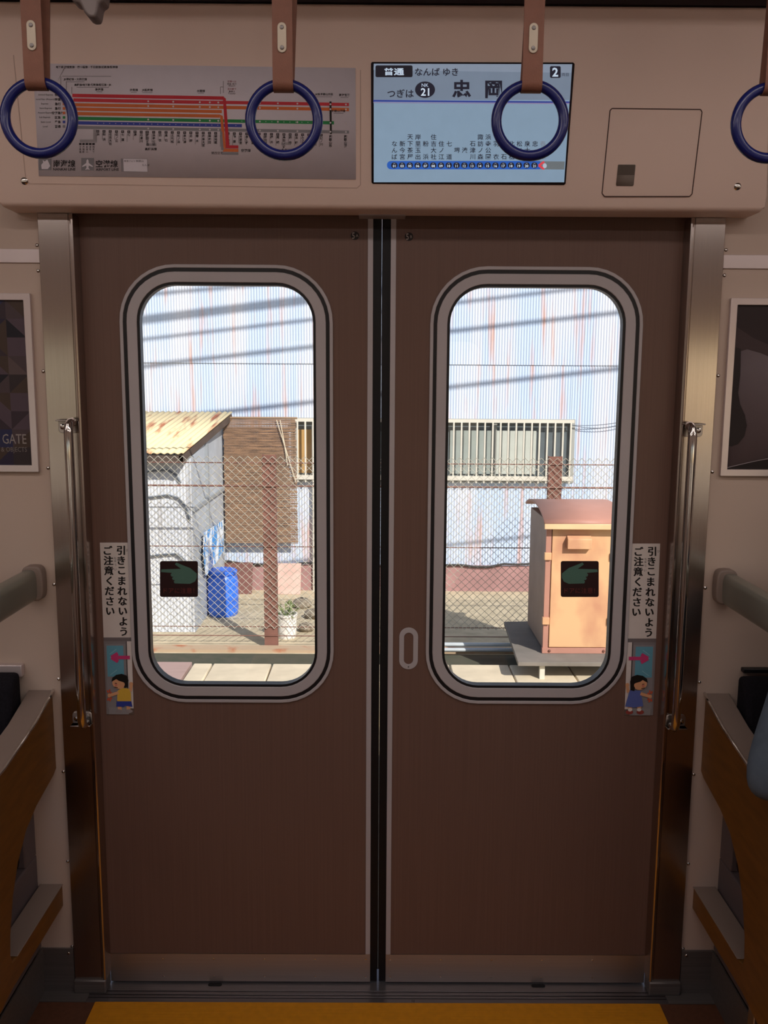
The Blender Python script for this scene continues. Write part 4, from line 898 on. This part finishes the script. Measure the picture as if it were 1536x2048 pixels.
# chain-link fence
FEN = thing('chain_link_fence', (0, FY, GZ), 'chain link fence with rusty red posts along the track', 'fence')
RUST = mat('rusty_red_post', '7f5a4f', .7, var=.2, scale=(6, 6, 6), spec=.2); WIRE = mat('rusty_wire', '7a5448', .6, .2, var=.2)
p1, p2 = onY(540, 1100, FY).x, onY(1110, 960, FY).x; zt = onY(768, 911, FY).z; dx = p2-p1
for x in (p1-dx, p1, p2, p2+dx):
    h = .062; mb = MB()
    mb.box(x-h, x+h, FY-.006, FY+.002, GZ, zt); mb.box(x-h, x-h+.008, FY, FY+.06, GZ, zt); mb.box(x+h-.008, x+h, FY, FY+.06, GZ, zt)
    mb.build('fence_post', RUST, FEN)
for py, r in ((927, .0055), (973, .0095), (1094, .005), (1254, .0045), (1272, .0045)):
    z = onY(768, py, FY).z; MB().tube([(p1-dx, FY-.012, z), (p2+dx, FY-.012, z)], r, 6).build('fence_wire', WIRE, FEN)
mb = MB(); mz0, mz1 = onY(768, 1257, FY).z, onY(768, 914, FY).z; cw, ch = .075, .070
m_ = int((mz1-mz0)/ch*2); rw = .0031
for i in range(int(3*dx/(cw/2))):
    sgn = 1 if i % 2 == 0 else -1
    mb.tube([(p1-dx+i*cw/2+sgn*(cw/4 if k % 2 else -cw/4), FY-.02+(.003 if k % 2 else -.003), mz0+(mz1-mz0)*k/m_) for k in range(m_+1)], rw, 4, cap=False)
mb.build('chain_mesh', mat('galvanised_wire', 'b9b5a5', .55, .1, var=.1), FEN)
MB().box(p1-dx, p2+dx, FY-.16, FY-.02, GZ-.1, GZ+.03).build('fence_kerb', mat('rusty_concrete_kerb', 'b09a80', .85, scale=(5, 5, 5), col2='a8694a', thr=(.55, .7)), FEN)
for i, z in enumerate((GZ+.07, GZ+.115)):
    a = onY(880, 1272, FY-.25).x
    o = MB().tube([(.35, FY-.26+.02*i, z), (3.6, FY-.26+.02*i, z)], .018, 10).build('conduit_pipe', mat('pale_conduit', 'c3cbd0', .4, .3))
    tag(o, 'pale conduit pipe along the fence foot, %s of two' % ('upper' if i else 'lower'), 'pipe', 'conduit pipes at the fence foot')
# relay cabinet on its slab
CBZ = -.745
CF, CB_ = 7.06, 7.85
xl = onY(1086, 1300, CF).x; xr = onY(1221, 1300, CF).x; ct = onY(1150, 1050, CF).z
TAN = mat('tan_cabinet_paint', 'd5aa80', .5, scale=(3, 3, 2.2), col2='bd8a6c', thr=(.48, .68), spec=.3); BODYM = mat('shade_toned_cabinet_side', '8a776b', .6, var=.1)  # body colour is browner and darker: shade of the side put into it
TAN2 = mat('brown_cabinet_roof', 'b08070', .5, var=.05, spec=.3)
CAB = thing('relay_cabinet', ((xl+xr)/2, 7.5, CBZ), 'tan metal trackside cabinet with curved roof in front of the fence', 'cabinet')
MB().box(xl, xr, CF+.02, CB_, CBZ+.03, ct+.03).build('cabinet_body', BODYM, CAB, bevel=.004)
dl, drr = xl+.045, xr-.04
door = MB().box(dl, drr, CF-.004, CF+.02, CBZ+.05, ct-.02).build('cabinet_door', TAN, CAB, bevel=.004)
vx0, vx1 = onY(1133, 1080, CF).x, onY(1181, 1080, CF).x; vz0, vz1 = onY(1150, 1096, CF).z, onY(1150, 1070, CF).z
MB().prism([(0, vz1), (.05, vz1-.028), (.05, vz0), (0, vz0)], lambda u, v, w: V((vx0+w, CF-.004-u, v)), 0, vx1-vx0).build('vent_hood', TAN, door, bevel=.003)
for x, s_ in ((xl+.012, 0), (xr-.012, 1)):
    for py in (1112, 1241):
        z = onY(1090, py, CF).z; MB().box(x-.028, x+.028, CF-.022, CF+.012, z-.03, z+.03).build('hinge', TAN, CAB, bevel=.003)
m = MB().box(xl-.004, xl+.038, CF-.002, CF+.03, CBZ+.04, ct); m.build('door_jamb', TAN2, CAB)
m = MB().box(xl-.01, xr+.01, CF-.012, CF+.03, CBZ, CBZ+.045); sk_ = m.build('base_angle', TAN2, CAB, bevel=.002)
for x in (xl+.05, xr-.06): MB().lathe([(.012, 0), (.011, .006), (.006, .009)], (x, CF-.012, CBZ+.022), 10, 'y').build('bolt', mat('rust_bolt', '6b4436', .7), sk_)
# curved roof: arc from front eave up to the back
arc = []
for i in range(13):
    t = i/12; a = math.radians(-62+112*t); arc.append((CF-.07+(CB_+.09-CF+.07)*(math.sin(a)+.883)/1.649, ct+.012+.205*(math.cos(a)-.469)))
mb = MB(); xa, xb = xl-.035, xr+.06; n = len(arc)
mb.add([(x, y, z) for x in (xa, xb) for y, z in arc], [(i, i+1, n+i+1, n+i) for i in range(n-1)])
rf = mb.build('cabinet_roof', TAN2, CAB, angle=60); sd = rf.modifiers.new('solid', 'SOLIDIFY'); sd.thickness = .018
MB().box(xa, xb, CF-.078, CF-.062, ct-.025, ct+.02).build('roof_lip', mat('pale_tan_lip', 'e2bd92', .45), CAB, bevel=.004)
mb = MB(); pa, pb, pc = onZ(1008, 1243, CBZ), onZ(1036, 1324, CBZ), onZ(1245, 1326, CBZ)
P = [(pa.x, pa.y), (pb.x, pb.y), (xr+.25, pb.y), (xr+.25, pa.y+.1)]
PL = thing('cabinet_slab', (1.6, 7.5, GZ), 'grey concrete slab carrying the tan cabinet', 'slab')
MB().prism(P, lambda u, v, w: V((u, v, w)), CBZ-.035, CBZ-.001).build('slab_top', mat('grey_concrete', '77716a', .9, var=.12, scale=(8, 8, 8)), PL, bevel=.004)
for x in (onY(1087, 1328, pb.y).x, xr+.1):
    for y in (pb.y+.06, pa.y-.1): MB().box(x-.02, x+.02, y-.02, y+.02, GZ-.2, CBZ-.035).build('slab_leg', CRW, PL)
# mossy drain between fence and trough; lids of the cable trough
tag(MB().box(-8, 8, 7.30, 7.95, GZ-.02, GZ+.004).build('trim_2', mat('mossy_soil', '4b4a3e', .95, var=.3, scale=(10, 10, 10), bump=.6, bscale=(25, 25, 25), col2='3f4436', thr=(.4, .7))), 'dark mossy drain strip along the fence foot', 'ground', kind='structure')
LID = mat('pale_concrete_lid', 'd2c4aa', .85, var=.10, scale=(6, 6, 6), bump=.3, bscale=(60, 60, 60))
TZ = -.90; lx = onZ(392, 1318, TZ).x; yb = onZ(1100, 1330, TZ).y
first = None; xs0 = lx; k = 0
xj = onZ(1022, 1340, TZ).x; xs_ = [xj+.5*i for i in range(-6, 5)]; xs_ = [x for x in xs_ if x > lx+.1]; xs_ = [lx]+xs_
for i, (a, b) in enumerate(zip(xs_, xs_[1:])):
    mb = MB().prism(rr((a+b)/2, yb-.22, b-a-.012, .44, .01, 2), lambda u, v, w: V((u, v, w)), TZ-.07, TZ)
    o = mb.build('trough_lid', LID, bevel=.008)
    tag(o, 'pale concrete cable trough lid in the row along the track', 'concrete lid', 'concrete cable trough lids')
MB_ = MB().box(lx, xs_[-1], yb-.44, yb, GZ-.1, TZ-.07); MB_.box(lx, xs_[-1], yb-1.0, yb-.45, GZ-.1, TZ-.03)
tag(MB_.build('trough_wall', mat('cream_concrete', 'd8c8a6', .85, var=.08, scale=(5, 5, 5)), bevel=.01), 'long cream concrete trough under the lids', 'trough')
tag(MB().box(-6, lx-.03, yb-1.2, yb+.10, GZ-.1, TZ-.02).build('pink_reflection_strip', mat('pink_reflection_tone', 'a98f88', .8, var=.08, scale=(3, 60, 3)), bevel=.006), 'dull pink strip standing in for a glass reflection beside the concrete trough end', 'added_strip')  # added strip, coloured like a pinkish reflection in the door glass
# power lines high over the track: their shadows fall on the corrugated wall
CAB_M = mat('black_power_cable', '1c1c1e', .6)
tt = (WY-6.2)/-TO_SUN.y
for i, (a, b, r) in enumerate((((283, 642), (622, 601), .040), ((285, 681), (1165, 578), .017), ((287, 733), (1247, 626), .021), ((480, 820), (1243, 737), .021), ((283, 592), (500, 573), .018), ((890, 1091), (1060, 1073), .014))):
    A = onY(*a, WY)+TO_SUN*tt; B = onY(*b, WY)+TO_SUN*tt; d = (B-A)/(B.x-A.x)
    q0, q1 = A+d*(-14-A.x), A+d*(40-A.x)
    o = MB().tube([q0, q1], r, 8).build('power_cable', CAB_M)
    tag(o, 'black power cable strung high above the track, casting a shadow stripe', 'cable', 'power cables above the track')
